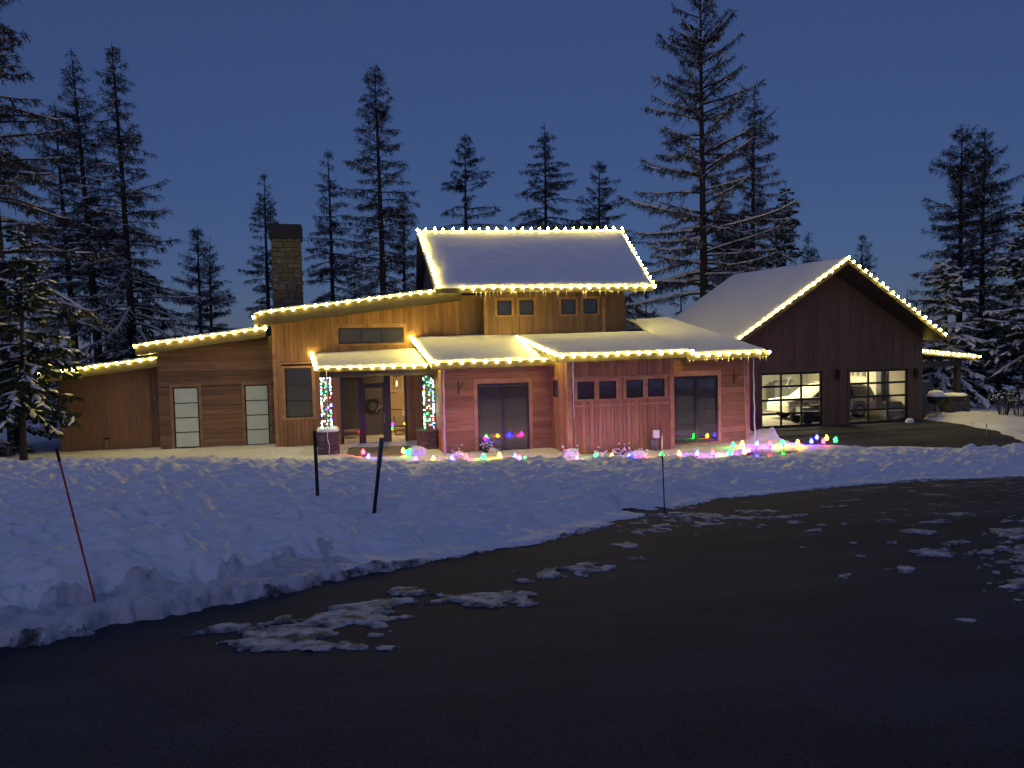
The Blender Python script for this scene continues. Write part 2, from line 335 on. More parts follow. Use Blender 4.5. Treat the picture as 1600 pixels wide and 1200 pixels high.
def poly_sd(X, Y, pts, closed=True):
    """signed distance to a polygon: positive inside"""
    pts = np.array([(p[0], p[1]) for p in pts], float); n = len(pts); D = np.full(X.shape, 1e9); ins = np.zeros(X.shape, bool)
    for i in range(n):
        a, b = pts[i], pts[(i + 1) % n]; e = b - a; L = max(e @ e, 1e-9)
        t = np.clip(((X - a[0]) * e[0] + (Y - a[1]) * e[1]) / L, 0, 1)
        D = np.minimum(D, np.hypot(X - a[0] - t * e[0], Y - a[1] - t * e[1]))
        c = (a[1] > Y) != (b[1] > Y)
        with np.errstate(divide='ignore', invalid='ignore'):
            xx = a[0] + (Y - a[1]) / (b[1] - a[1] if b[1] != a[1] else 1e-9) * e[0]
        ins ^= c & (X < xx)
    return np.where(ins, D, -D)
edge_px = [(-330, 1085), (-120, 1035), (0, 1012), (150, 985), (290, 958), (380, 940), (470, 915), (560, 893), (690, 872), (830, 850), (900, 832), (960, 818), (1040, 797), (1130, 778), (1220, 769), (1330, 758), (1450, 750), (1600, 744), (1750, 737), (1950, 730)]
edge_w = [T(x, y) for x, y in edge_px]
road_poly = [(p.x, p.y) for p in edge_w] + [(60, -10), (0, -30), (-40, -10)]
apron_px = [(1150, 664), (1230, 696), (1262, 699), (1350, 703), (1420, 702), (1600, 711), (1900, 720), (1900, 686), (1600, 690), (1555, 672), (1500, 662), (1446, 655), (1446, 640), (1150, 640)]
apron_poly = [(p.x, p.y) for p in (G(x, y) for x, y in apron_px)]
pud_px = [(1045, 722), (1075, 715), (1120, 716), (1160, 712), (1172, 703), (1240, 701), (1252, 706), (1238, 716), (1190, 722), (1120, 727)]
pud_poly = [(p.x, p.y) for p in (G(x, y) for x, y in pud_px)]
porch_px = [(540, 712), (545, 700), (640, 697), (655, 712), (620, 718), (570, 719)]
porch_poly = [(p.x, p.y) for p in (G(x, y) for x, y in porch_px)]
# leftover patches on the driveway: centre px, half sizes px, thickness
patch_px = [(470, 985, 120, 28), (400, 1000, 55, 22), (560, 955, 70, 16), (600, 937, 60, 9), (762, 934, 56, 9), (640, 922, 40, 8), (890, 888, 56, 10), (860, 893, 32, 9), (1035, 818, 60, 10), (1110, 803, 95, 9),
            (1150, 808, 60, 5), (590, 990, 40, 10), (1610, 850, 55, 34), (1520, 862, 60, 8), (1480, 846, 40, 5), (1590, 905, 30, 8), (1500, 968, 24, 4), (1316, 902, 18, 5), (1258, 854, 16, 4), (1330, 845, 14, 3), (1345, 867, 16, 3), (1210, 806, 25, 3), (1430, 830, 30, 3), (1380, 812, 24, 3), (1500, 800, 24, 3), (1460, 815, 20, 3), (1300, 790, 20, 3), (820, 905, 12, 3), (980, 850, 22, 4), (1000, 868, 12, 2), (1100, 866, 14, 2), (1420, 886, 26, 3), (1395, 846, 22, 3), (1450, 860, 25, 3), (1190, 820, 14, 2), (1240, 815, 12, 2), (1270, 828, 12, 2), (1320, 818, 12, 2)]
patches = []
for (x, y, rx, ry) in patch_px:
    c = T(x, y); ex = T(x + rx, y); ey = T(x, y - ry)
    patches.append((c, ((ex - c).x, (ex - c).y), ((ey - c).x, (ey - c).y)))
rs = np.random.default_rng(3)
for k in range(4):
    x, y = rs.uniform(1080, 1600), 775 + rs.gamma(2.0, 35)
    if y > 1010: continue
    r = rs.uniform(3, 10); c = T(x, y); ex = T(x + r, y); ey = T(x, y - r * 0.16)
    patches.append((c, ((ex - c).x, (ex - c).y), ((ey - c).x, (ey - c).y)))
bumps = [(G(1190, 692), 1.0, 0.55, 0.36), (G(1215, 694), 0.6, 0.5, 0.2), (T(1310, 718), 1.0, 0.5, 0.16), (T(1400, 716), 2.2, 0.8, 0.12), (G(1540, 652), 2.0, 0.8, 0.14), (G(1490, 650), 1.0, 0.7, 0.1), (G(1590, 655), 1.5, 0.8, 0.12),
         (G(415, 712), 0.7, 0.4, 0.16), (G(455, 712), 0.6, 0.4, 0.16), (G(1330, 694), 0.5, 0.35, 0.05)]
def snow_z(X, Y, Sg, U):
    w = 0.18 * fbm(X * 0.9, Y * 0.9, 4, 1) + 0.10 * fbm(X * 4, Y * 4, 3, 2) + 0.05 * fbm(X * 13, Y * 13, 2, 3)
    d = -poly_sd(X, Y, road_poly) + w * 1.3
    thick = 0.03 * sstep(d / 0.12) + 0.12 * sstep((d - 0.05) / 0.9)
    left = sstep((-U - 0.05) / 0.4) * sstep((14 - Sg) / 4)
    strip = 0.045 * sstep(d / 0.08) + 0.05 * sstep(d / 0.1) * (0.5 + fbm(X * 5, Y * 5, 3, 8)) + 0.035 * np.exp(-((d - 0.16) / 0.10) ** 2)      # slush strip, then the plough bank
    bank = 0.15 * sstep((d - 0.62 - 0.12 * fbm(X * 2, Y * 2, 3, 9)) / 0.22) + 0.05 * np.exp(-((d - 1.15) / 0.3) ** 2)
    thick = thick * (1 - left) + left * np.where(d > 0, strip * (1 - 0.6 * sstep((d - 0.5) / 0.3)) + bank, -0.05)
    lump = fbm(X * 1.25 + 0.3 * Y, Y * 1.7, 3, 11); mid = fbm(X * 3.1, Y * 4.0, 3, 12); rid = 1 - np.abs(fbm(X * 1.1 + 5, Y * 2.2, 3, 13)) * 2.2
    amp = sstep(d / 1.2) * (0.45 + 0.55 * sstep((24.2 - Sg) / 2.0))
    far = 1 - sstep((Sg - 23.2) / 1.2)
    Xr, Yr = X * CY - Y * SY, X * SY + Y * CY
    fine_r = (1 - np.abs(fbm(Xr * 1.25 + 0.8 * fbm(X, Y, 2, 16), Yr * 2.9 + 0.5 * fbm(X * 1.3, Y * 1.3, 2, 17), 3, 15)) * 2.6)
    rel = 0.15 * lump + 0.075 * mid + 0.085 * np.clip(fine_r, -0.8, 1) + 0.07 * np.clip(rid, -0.5, 1) * sstep((Sg - 4) / 6)
    rough = 0.022 * fbm(X * 9, Y * 9, 2, 14)
    z = thick + amp * (0.25 + 0.75 * far) * rel + rough * sstep(d / 0.3) * (0.4 + 0.6 * far)
    holes = sstep((fbm(X * 0.5 + 3, Y * 0.8, 3, 21) - 0.42) / 0.12) * sstep((Sg - 7) / 3) * far
    z = z - 0.13 * holes
    for c, rx, ry, h in bumps:
        dx = (X - c.x) * CY - (Y - c.y) * SY; dy = (X - c.x) * SY + (Y - c.y) * CY
        g = np.exp(-(dx / rx) ** 2 - (dy / ry) ** 2)
        z = z + h * g * (1 + 0.35 * fbm(X * 3, Y * 3, 4, 31))
    road_in = d < 0.02
    z = np.where(d < 0.0, -0.05 + np.clip(d, -0.2, 0) * 0.1, z)
    # leftover patches
    pz = np.full(X.shape, -1.0)
    for c, a, b_ in patches:
        det = a[0] * b_[1] - a[1] * b_[0]
        if abs(det) < 1e-9: continue
        dx, dy = X - c.x, Y - c.y
        mk = (np.abs(dx) < 1.5 * (abs(a[0]) + abs(b_[0]))) & (np.abs(dy) < 1.5 * (abs(a[1]) + abs(b_[1])))
        if not mk.any(): continue
        q = (dx[mk] * b_[1] - dy[mk] * b_[0]) / det; r = (-dx[mk] * a[1] + dy[mk] * a[0]) / det
        pz[mk] = np.maximum(pz[mk], 1 - np.hypot(q, r))
    field = pz * 0.8 + 1.3 * fbm(X * 2.2, Y * 3.2, 4, 41) + 1.1 * fbm(X * 8, Y * 10, 3, 42) - 0.12
    ph = 0.008 * sstep((field - 0.25) / 0.5) - 0.002 + 0.006 * fbm(X * 8, Y * 8, 3, 43) * sstep((field - 0.25) / 0.3)
    z = np.where((d < 0.0) & (field > 0.22) & (pz > -0.6), np.maximum(z, ph), z)
    # cleared apron, wet walk, porch
    wa = 0.22 * fbm(X * 1.3, Y * 1.3, 4, 51)
    da = poly_sd(X, Y, apron_poly) + wa
    z = np.where(da > -0.3, z * (1 - sstep((da + 0.3) / 0.35)) - 0.05 * sstep((da + 0.1) / 0.2), z)
    dp = poly_sd(X, Y, pud_poly) + 0.16 * fbm(X * 2.5, Y * 2.5, 3, 52)
    z = np.where(dp > -0.25, z * (1 - sstep((dp + 0.25) / 0.3)) - 0.06 * sstep((dp + 0.05) / 0.12), z)
    do = poly_sd(X, Y, porch_poly) + 0.1 * fbm(X * 3, Y * 3, 3, 53)
    z = np.where(do > -0.2, z * (1 - sstep((do + 0.2) / 0.25)) - 0.06 * sstep((do + 0.05) / 0.12), z)
    Zw = base_z(X, Y) - 0.01 + z
    return Zw, (z > -0.045)
V, Q = grid_mesh(np.linspace(-0.95, 0.95, 800), np.concatenate([np.geomspace(4.2, 26, 560), np.geomspace(26.3, 75, 110)]), snow_z)
qc = V[Q].mean(1); thin = np.zeros(len(Q), np.int32)
dq = -poly_sd(qc[:, 0], qc[:, 1], road_poly); uq = (qc[:, 0] * CY - qc[:, 1] * SY) / (qc[:, 0] * SY + qc[:, 1] * CY)
nq = fbm(qc[:, 0] * 3, qc[:, 1] * 3, 3, 91)
thin[(dq < 0.62 + 0.25 * nq) & (uq < -0.24 + 0.12 * nq)] = 2
thin[dq < 0.02 + 0.08 * nq] = 1
tag(link('lawn_snow', np_mesh('lawn_snow', V, Q, [M['groundsnow'], M['slush'], M['packed']], thin, smooth=True)), kind='structure')
def sheet(name, pts, z, mat, kind='structure'):
    b = MB(); b.hexa([(p[0], p[1], z) for p in pts], [(p[0], p[1], z - 0.05) for p in pts]); return tag(b.build(name, mat), kind=kind)
sheet('wet_walkway', [(p.x, p.y) for p in (G(x, y) for x, y in [(1030, 724), (1060, 712), (1160, 706), (1180, 698), (1262, 699), (1262, 706), (1240, 720), (1190, 728), (1100, 732)])], 0.012, M['wet'])

# ------------------------------------------------------------------ walls, boards and windows
def clip(poly, a, b, c):        # keep a*s + b*z <= c
    out = []
    for i in range(len(poly)):
        p, q = poly[i], poly[(i + 1) % len(poly)]
        dp, dq = a * p[0] + b * p[1] - c, a * q[0] + b * q[1] - c
        if dp <= 0: out.append(p)
        if dp * dq < 0:
            t = dp / (dp - dq); out.append((p[0] + (q[0] - p[0]) * t, p[1] + (q[1] - p[1]) * t))
    return out
def line(p, q):                 # half-plane below the line p-q in (s, z)
    a = -(q[1] - p[1]); b = (q[0] - p[0])
    if b < 0: a, b = -a, -b
    return (a, b, a * p[0] + b * p[1])
class Wall:
    def __init__(w, house, O, a, n, s1, zb, tops, openings=(), mode='v', pitch=0.17, mat=None, backing=True, name='wall', s0=0.0, lap=0.026, th=0.018, ztop=14, split=None):
        w.O, w.a, w.n, w.house = Vector(O), Vector(a), Vector(n), house
        w.tops = tops; w.op = list(openings)
        def pieces(sa, sb, za, zc):
            es = sorted({sa, sb, *[v for o in w.op for v in o[:2] if sa < v < sb]}); zs = sorted({za, zc, *[v for o in w.op for v in o[2:4] if za < v < zc]})
            return es, zs
        # backing
        b = MB(); es, _ = pieces(s0, s1, zb, ztop)
        for i in range(len(es) - 1):
            mid = (es[i] + es[i + 1]) / 2; cuts = sorted([(o[2], o[3]) for o in w.op if o[0] < mid < o[1]]); z = zb
            for c0, c1 in cuts + [(ztop, ztop)]:
                if c0 > z + 1e-4: w.poly(b, [(es[i], z), (es[i + 1], z), (es[i + 1], c0), (es[i], c0)], -0.12, 0.0)
                z = max(z, c1)
        w.part = b.build(name, M['back'], house)
        # boards
        if mode is None: return
        k = 0
        if mode == 'v':
            s = s0
            while s < s1 - 0.01:
                e = min(s + pitch * (1 + 0.0 * random.random()), s1)
                es, _ = pieces(s, e, zb, ztop)
                for i in range(len(es) - 1):
                    if es[i + 1] - es[i] < 0.025: continue
                    mid = (es[i] + es[i + 1]) / 2; cuts = sorted([(o[2], o[3]) for o in w.op if o[0] < mid < o[1]]); z = zb
                    tt = th + 0.006 * random.random() + (0.01 if k % 2 else 0)
                    for c0, c1 in cuts + [(ztop, ztop)]:
                        if c0 > z + 0.02:
                            w.board([(es[i] + 0.004, z), (es[i + 1] - 0.004, z), (es[i + 1] - 0.004, c0), (es[i] + 0.004, c0)], tt, 0, mat)
                        z = max(z, c1)
                s = e; k += 1
        else:
            z = zb
            while z < ztop - 0.01:
                e = z + pitch
                _, zs = pieces(s0, s1, z, e)
                for i in range(len(zs) - 1):
                    if zs[i + 1] - zs[i] < 0.025: continue
                    mid = (zs[i] + zs[i + 1]) / 2; cuts = sorted([(o[0], o[1]) for o in w.op if o[2] < mid < o[3]]); s = s0
                    for c0, c1 in cuts + [(s1, s1)]:
                        if c0 > s + 0.02: w.board([(s, zs[i] + 0.002), (c0, zs[i] + 0.002), (c0, zs[i + 1] - 0.004), (s, zs[i + 1] - 0.004)], th + 0.004 * random.random(), lap, mat)
                        s = max(s, c1)
                z = e
                if all(t[0] * ss + t[1] * z > t[2] for t in tops for ss in (s0, s1)): break
    def pt(w, s, z, off): return w.O + w.a * s + Vector((0, 0, z)) + w.n * off
    def poly(w, b, poly, o0, o1, lap=0):
        for t in w.tops: poly = clip(poly, *t)
        if len(poly) < 3: return False
        zs = [p[1] for p in poly]
        if max(zs) - min(zs) < 0.01: return False
        z0, z1 = min(zs), max(zs)
        ft = [w.pt(s, z, o1 + lap * (1 - (z - z0) / max(z1 - z0, 1e-6))) for s, z in poly]; bk = [w.pt(s, z, o0) for s, z in poly]
        b.hexa(ft, bk); return True
    def board(w, poly, th, lap, mat):
        b = MB()
        if w.poly(b, poly, 0.002, th, lap): b.build('plank', mat, w.part)
    def box(w, b, s0, s1, z0, z1, o0, o1, mi=0):
        b.hexa([w.pt(s, z, o1) for s, z in ((s0, z0), (s1, z0), (s1, z1), (s0, z1))], [w.pt(s, z, o0) for s, z in ((s0, z0), (s1, z0), (s1, z1), (s0, z1))], mi)
    def window(w, s0, s1, z0, z1, cols=1, rows=1, glass='pane', fr=0.06, trim=0.10, name='window', mun=0.018, proud=0.03, sill=False, trim_mat='trim'):
        b = MB(); f0, f1 = -0.02, proud
        w.box(b, s0, s0 + fr, z0, z1, f0, f1); w.box(b, s1 - fr, s1, z0, z1, f0, f1)
        w.box(b, s0 + fr, s1 - fr, z0, z0 + fr, f0, f1); w.box(b, s0 + fr, s1 - fr, z1 - fr, z1, f0, f1)
        gs0, gs1, gz0, gz1 = s0 + fr, s1 - fr, z0 + fr, z1 - fr
        cw, rh = (gs1 - gs0) / cols, (gz1 - gz0) / rows
        for i in range(1, cols): w.box(b, gs0 + i * cw - mun, gs0 + i * cw + mun, gz0, gz1, f0, f1 - 0.008)
        for j in range(1, rows):
            for i in range(cols): w.box(b, gs0 + i * cw + (mun if i else 0), gs0 + (i + 1) * cw - (mun if i < cols - 1 else 0), gz0 + j * rh - mun, gz0 + j * rh + mun, f0, f1 - 0.01)
        o = b.build(name, M['frame'], w.house)
        for i in range(cols):
            for j in range(rows):
                p = MB(); w.box(p, gs0 + i * cw + (mun if i else 0) + 0.001, gs0 + (i + 1) * cw - (mun if i < cols - 1 else 0) - 0.001, gz0 + j * rh + (mun if j else 0) + 0.001, gz0 + (j + 1) * rh - (mun if j < rows - 1 else 0) - 0.001, -0.004, 0.006)
                p.build('pane', M[glass], o)
        if trim:
            t = MB(); q0, q1 = 0.001, 0.045
            w.box(t, s0 - trim, s0 - 0.002, z0 - trim * 0.6, z1, q0, q1); w.box(t, s1 + 0.002, s1 + trim, z0 - trim * 0.6, z1, q0, q1)
            w.box(t, s0 - trim, s1 + trim, z1 + 0.002, z1 + trim * 1.2, q0, q1 + 0.005); w.box(t, s0 - 0.001, s1 + 0.001, z0 - trim * 0.7, z0 - 0.002, q0, q1 + 0.012)
            t.build('trim', M[trim_mat], o)
        return o
def front_wall(house, Y, xl, xr, zb, tops_px, wins, **kw):
    """facade wall at depth Y, left/right from pixel columns; tops_px: list of (pixel, pixel) roof lines; wins: px boxes"""
    a, c = P(xl, 640, Y), P(xr, 640, Y)
    O = Vector((a.x, Y, 0)); L = c.x - a.x
    loc = lambda px: (P(px[0], px[1], Y).x - a.x, P(px[0], px[1], Y).z)
    tops = [line(loc(t[0]), loc(t[1])) for t in tops_px]
    ops = []
    for wn_ in wins:
        x0, x1, y0, y1 = wn_[:4]
        p0 = loc((x0, y1)); p1 = loc((x1, y0)); p2 = loc((x0, y0)); p3 = loc((x1, y1))
        ops.append(((p0[0] + p2[0]) / 2, (p1[0] + p3[0]) / 2, max((p0[1] + p3[1]) / 2, wn_[4] if len(wn_) > 4 else -9), (p1[1] + p2[1]) / 2))
    w = Wall(house, O, (1, 0, 0), (0, -1, 0), L, zb, tops, ops, **kw)
    w.ops = ops; w.loc = loc; w.L = L
    return w

# ------------------------------------------------------------------ roofs
def roof(house, c, th, snow=0.15, groove=0.0, nu=60, nv=16, mat='fascia', name='roof', seed=0, over=0.03, side_edges=(1, 1, 1, 1)):
    """c = front-left, front-right, back-right, back-left, top face"""
    c = [Vector(p) for p in c]; b = MB(); b.hexa(c, [p - Vector((0, 0, th)) for p in c]); r = b.build(name, M[mat], house)
    if snow <= 0: return r
    FL, FR, BR, BL = c
    u = np.linspace(0, 1, nu) ; v = np.linspace(0, 1, nv)
    u = 0.5 - 0.5 * np.cos(np.pi * u) * (0.35) - 0.5 * (1 - 2 * u) * 0.65; v = v ** 1.3
    Uu, Vv = np.meshgrid(u, v)
    A = np.array([FL, FR, BR, BL]); Pt = (A[0] * ((1 - Uu) * (1 - Vv))[..., None] + A[1] * (Uu * (1 - Vv))[..., None] + A[2] * (Uu * Vv)[..., None] + A[3] * ((1 - Uu) * Vv)[..., None])
    Lu = max((FR - FL).length, 0.1); Lv = max((BL - FL).length, 0.1)
    dl, dr, df, db = Uu * Lu, (1 - Uu) * Lu, Vv * Lv, (1 - Vv) * Lv
    big = 9.0
    d = np.minimum(np.minimum(dl if side_edges[0] else big, dr if side_edges[1] else big), np.minimum(df if side_edges[2] else big, db if side_edges[3] else big))
    nz = fbm(Pt[..., 0] * 1.2 + seed, Pt[..., 1] * 1.2, 3, 70 + seed)
    h = snow * (0.45 + 0.55 * (1 - np.exp(-d / 0.14))) * (1 + 0.12 * nz) + 0.012 * fbm(Pt[..., 0] * 5, Pt[..., 1] * 5, 2, 80)
    if groove: h = h - groove * np.exp(-((df - 0.42 - 0.05 * nz) / 0.05) ** 2)
    sink = sstep(1 - d / 0.05)
    Pt[..., 2] += np.where(d < 1e-6, h * 0.35, h)
    # rounded lip: push the border outward a little
    cen = Pt.mean((0, 1)); 
    V = Pt.reshape(-1, 3); i = np.arange(nv - 1)[:, None] * nu + np.arange(nu - 1)[None]
    Q = np.stack([i, i + 1, i + 1 + nu, i + nu], -1).reshape(-1, 4)
    border = np.concatenate([np.arange(nu), np.arange(1, nv) * nu + nu - 1, (nv - 1) * nu + np.arange(nu - 2, -1, -1), np.arange(nv - 2, 0, -1) * nu])
    nb = len(border); base = V[border].copy(); Bq = (A[0] * ((1 - Uu) * (1 - Vv))[..., None] + A[1] * (Uu * (1 - Vv))[..., None] + A[2] * (Uu * Vv)[..., None] + A[3] * ((1 - Uu) * Vv)[..., None]).reshape(-1, 3)
    base[:, 2] = Bq[border][:, 2] + 0.003
    n0 = len(V); V = np.concatenate([V, base]); k = np.arange(nb)
    Q = np.concatenate([Q, np.stack([border[(k + 1) % nb], border[k], n0 + k, n0 + (k + 1) % nb], -1)])
    off = wpos(r); V = V - np.array(off)
    link('snow_blanket', np_mesh('snow_blanket', V, Q, M['roofsnow'], smooth=True), r)
    return r

# ------------------------------------------------------------------ the house
YW1, YW2, YD, YA, YB, YC, YG, YU, YPIER = 32.1, 31.3, 30.0, 25.8, 23.7, 24.6, 29.3, 29.4, 27.0
house = thing('house', (P(640, 640, YD).x, YD, 0), 'long single-storey cedar house with snow covered roofs, stone chimney and outlined in warm lights', 'house')
# left end wing: vertical boards
w1 = front_wall(house, YW1, 93, 252, -0.1, [((92, 590), (250, 560))], [], mode='v', pitch=0.85, mat=M['wood_v'], th=0.015)
a_ = w1.O; w1s = Wall(house, a_ + Vector((0, 8, 0)), (0, -1, 0), (-1, 0, 0), 7.99, -0.1, [line((0, 3.3), (8, 3.3))], mode='v', pitch=0.85, mat=M['wood_v'])
# second wing: lap siding, two narrow windows
w2 = front_wall(house, YW2, 249, 436, -0.1, [((250, 550), (430, 524))], [(272, 312, 605, 700), (383.5, 421, 601, 695.5)], mode='h', pitch=0.2, mat=M['wood_h'])
for o in w2.ops: w2.window(*o, cols=1, rows=4, glass='shade', fr=0.05, trim=0.11)
# main tall block: vertical boards, porch door behind the pillars
mw = [(446, 488, 575, 652), (529, 631, 512, 536.5), (532.5, 636, 586, 699, 0.02)]
w3 = front_wall(house, YD, 429, 728, -0.1, [((427, 503.5), (721, 465))], mw, mode='v', pitch=0.165, mat=M['wood_v'])
w3.window(*w3.ops[0], cols=1, rows=3, fr=0.05, trim=0.13); w3.window(*w3.ops[1], cols=3, rows=1, fr=0.06, trim=0.13)
t_ = MB(); zt = w3.loc((460, 569))[1]
w3.box(t_, 0.0, w3.loc((492, 569))[0], zt - 0.07, zt + 0.07, 0.034, 0.05); w3.box(t_, 0.0, 0.14, 0.0, w3.loc((429, 505))[1], 0.034, 0.052); t_.build('trim', M['trim'], w3.part)
# entry: left sidelight, door, right sidelight
O3 = w3.ops[2]
def ex(x): return w3.loc((x, 645))[0]
def ez(y, x=585): return w3.loc((x, y))[1]
e = MB(); zt, z0 = O3[3], O3[2]
for s0, s1 in ((O3[0], O3[0] + 0.05), (ex(562.5), ex(566)), (ex(603), ex(609)), (O3[1] - 0.05, O3[1])): w3.box(e, s0, s1, z0, zt, -0.1, 0.05)
entry = e.build('entry_frame', M['frame'], house)
w3.window(O3[0] + 0.05, ex(562.5), z0, zt, cols=1, rows=4, glass='glass', fr=0.05, trim=0, name='sidelight')
w3.window(ex(609), O3[1] - 0.05, z0, zt, cols=1, rows=4, glass='glass', fr=0.05, trim=0, name='sidelight')
w3.window(ex(566), ex(603), ez(601), zt, cols=1, rows=1, glass='glass', fr=0.06, trim=0, name='transom')
fd = w3.window(ex(566), ex(603), z0, ez(601), cols=1, rows=1, glass='glass', fr=0.13, trim=0, name='front_door')
h_ = MB(); sx = ex(600.3); h_.tube([w3.pt(sx, 0.95, 0.07), w3.pt(sx, 1.35, 0.07)], 0.014); h_.tube([w3.pt(sx, 1.0, 0.03), w3.pt(sx, 1.0, 0.07)], 0.01); h_.tube([w3.pt(sx, 1.3, 0.03), w3.pt(sx, 1.3, 0.07)], 0.01); h_.build('handle', M['steel'], fd)
# entry room behind the glass
X0, X1 = w3.pt(O3[0] - 0.6, 0, 0).x, w3.pt(O3[1] + 1.4, 0, 0).x
xm = w3.pt(ex(606), 0, 0).x
r_ = MB(); r_.box(X0, X1, YD + 0.15, YD + 4.2, -0.1, 0.0, 0); r_.box(X0, X1, YD + 0.15, YD + 4.2, 2.9, 3.0, 1); r_.box(X0, X1, YD + 4.2, YD + 4.3, 0, 2.9, 1); r_.box(X0 - 0.1, X0, YD + 0.15, YD + 4.3, 0, 2.9, 2); r_.box(X1, X1 + 0.1, YD + 0.15, YD + 4.3, 0, 2.9, 1)
r_.box(X0, xm, YD + 2.9, YD + 3.0, 0, 2.9, 2); r_.build('entry_room', [M['pale'], M['tan'], M['chair']], house)  # partition added with shade in its dark colour, so the left part looks dim
# bay A
xA0 = P(692, 640, YA).x; xB0 = P(888, 640, YB).x
wa = front_wall(house, YA, 692, 870, -0.15, [((690, 571), (870, 566))], [(746.5, 826.5, 598.5, 706)], mode='h', pitch=0.215, mat=M['wood_h'])
def slider(w, o, name='sliding_door'):
    s0, s1, z0, z1 = o; fr = 0.08; mid = (s0 + s1) / 2; b = MB()
    w.box(b, s0, s0 + fr, z0, z1, -0.02, 0.05); w.box(b, s1 - fr, s1, z0, z1, -0.02, 0.05); w.box(b, s0 + fr, s1 - fr, z1 - 0.1, z1, -0.02, 0.05); w.box(b, s0 + fr, s1 - fr, z0, z0 + 0.1, -0.02, 0.05); w.box(b, mid - 0.055, mid + 0.055, z0 + 0.1, z1 - 0.1, -0.02, 0.042)
    o_ = b.build(name, M['frame'], w.house)
    for q0, q1 in ((s0 + fr, mid - 0.055), (mid + 0.055, s1 - fr)):
        n = 4; hh = (z1 - z0 - 0.2) / n
        for k in range(n):
            p = MB(); w.box(p, q0 + 0.001, q1 - 0.001, z0 + 0.1 + k * hh + 0.008, z0 + 0.1 + (k + 1) * hh - 0.008, -0.004, 0.006); p.build('pane', M['pane'], o_)
            if k:
                u = MB(); w.box(u, q0, q1, z0 + 0.1 + k * hh - 0.008, z0 + 0.1 + k * hh + 0.008, -0.002, 0.015); u.build('muntin', M['frame'], o_)
    t = MB(); tr = 0.13
    w.box(t, s0 - tr, s0 - 0.002, z0 - 0.1, z1, 0.001, 0.055); w.box(t, s1 + 0.002, s1 + tr, z0 - 0.1, z1, 0.001, 0.055); w.box(t, s0 - tr, s1 + tr, z1 + 0.002, z1 + 0.19, 0.001, 0.06); w.box(t, s0 - 0.001, s1 + 0.001, z0 - 0.12, z0 - 0.002, 0.001, 0.07)
    t.build('trim', M['trim'], o_); return o_
slider(wa, wa.ops[0])
zA = P(690, 571, YA).z
was = Wall(house, (xA0, YD - 0.05, 0), (0, -1, 0), (-1, 0, 0), YD - 0.05 - YA - 0.022, -0.15, [line((0, zA + 0.45), (YD - YA, zA))], mode='h', pitch=0.215, mat=M['wood_h'])
c_ = MB(); c_.box(xA0 - 0.05, xA0 + 0.09, YA - 0.05, YA + 0.09, -0.15, zA); c_.build('corner_trim', M['trim'], house)
# bay B: vertical boards, four square windows
bw = [(901.8, 928.2, 596.3, 623.8), (935.5, 962.3, 595.3, 622.7), (978, 1004, 593.4, 621.2), (1011.4, 1037.9, 591.6, 619.6)]
wb = front_wall(house, YB, 888, 1051, -0.15, [((888, 561), (1051, 556))], bw, mode='v', pitch=0.155, mat=M['wood_v'])
for o in wb.ops: wb.window(*o, fr=0.055, trim=0.09)
t_ = MB(); zb_ = wb.loc((970, 566.5))[1]
for yy in (588, 632): 
    zz = wb.loc((970, yy))[1]; wb.box(t_, 0.12, wb.L - 0.12, zz - 0.03, zz + 0.03, 0.034, 0.042)
t_.build('trim', M['trim'], wb.part)
zB = P(888, 561, YB).z
wbs = Wall(house, (xB0, YA - 0.03, 0), (0, -1, 0), (-1, 0, 0), YA - 0.03 - YB - 0.022, -0.15, [line((0, zB + 0.25), (YA - YB, zB))], [(0.30, 1.05, P(868, 622, YB + 1.1).z, P(868, 594, YB + 1.1).z)], mode='v', pitch=0.155, mat=M['wood_v'])
wbs.window(*wbs.op[0], fr=0.05, trim=0.09)
c_ = MB(); c_.box(xB0 - 0.05, xB0 + 0.12, YB - 0.055, YB + 0.12, -0.15, zB); c_.build('corner_trim', M['trim'], house); c_ = MB(); xB1 = P(1051, 640, YB).x; c_.box(xB1 - 0.12, xB1 + 0.03, YB - 0.055, YB + 0.9, -0.15, P(1051, 556, YB).z); c_.build('corner_trim', M['trim'], house)
# bay C
wc = front_wall(house, YC, 1050, 1168.5, -0.1, [((1050, 562), (1168, 557))], [(1053, 1121, 587.2, 691)], mode='h', pitch=0.215, mat=M['wood_h'])
slider(wc, wc.ops[0])
xC1 = P(1168.5, 640, YC).x
c_ = MB(); c_.box(xC1 - 0.1, xC1 + 0.05, YC - 0.05, YC + 0.1, -0.1, P(1168, 557, YC).z); c_.build('corner_trim', M['trim'], house)
wcs = Wall(house, (xC1, YC + 0.12, 0), (0, 1, 0), (1, 0, 0), 5.0, -0.1, [line((0, 3.5), (5, 4.2))], mode='h', pitch=0.215, mat=M['wood_h'])
# upper storey
wu0 = front_wall(house, YU + 0.6, 716, 766, 3.9, [((700, 462), (1000, 457))], [], mode='v', pitch=0.3, mat=M['wood_up'])
uw = [(776.5, 799, 469.5, 492.5), (811, 833.5, 469, 492), (876.5, 899, 468, 491), (911, 933, 467, 490)]
wu = front_wall(house, YU, 760, 947, 3.9, [((700, 460), (1000, 455))], uw, mode='v', pitch=0.3, mat=M['wood_up'])
for o in wu.ops: wu.window(*o, fr=0.05, trim=0.10)
wu1 = front_wall(house, YU + 0.25, 946.5, 978, 3.9, [((700, 460), (1000, 455))], [], mode='v', pitch=0.3, mat=M['wood_up'])
t_ = MB(); wu.box(t_, -0.02, 0.13, 3.9, 6.1, 0.034, 0.055); wu.box(t_, wu.L - 0.13, wu.L + 0.02, 3.9, 6.1, 0.034, 0.055); t_.build('trim', M['trim'], wu.part)
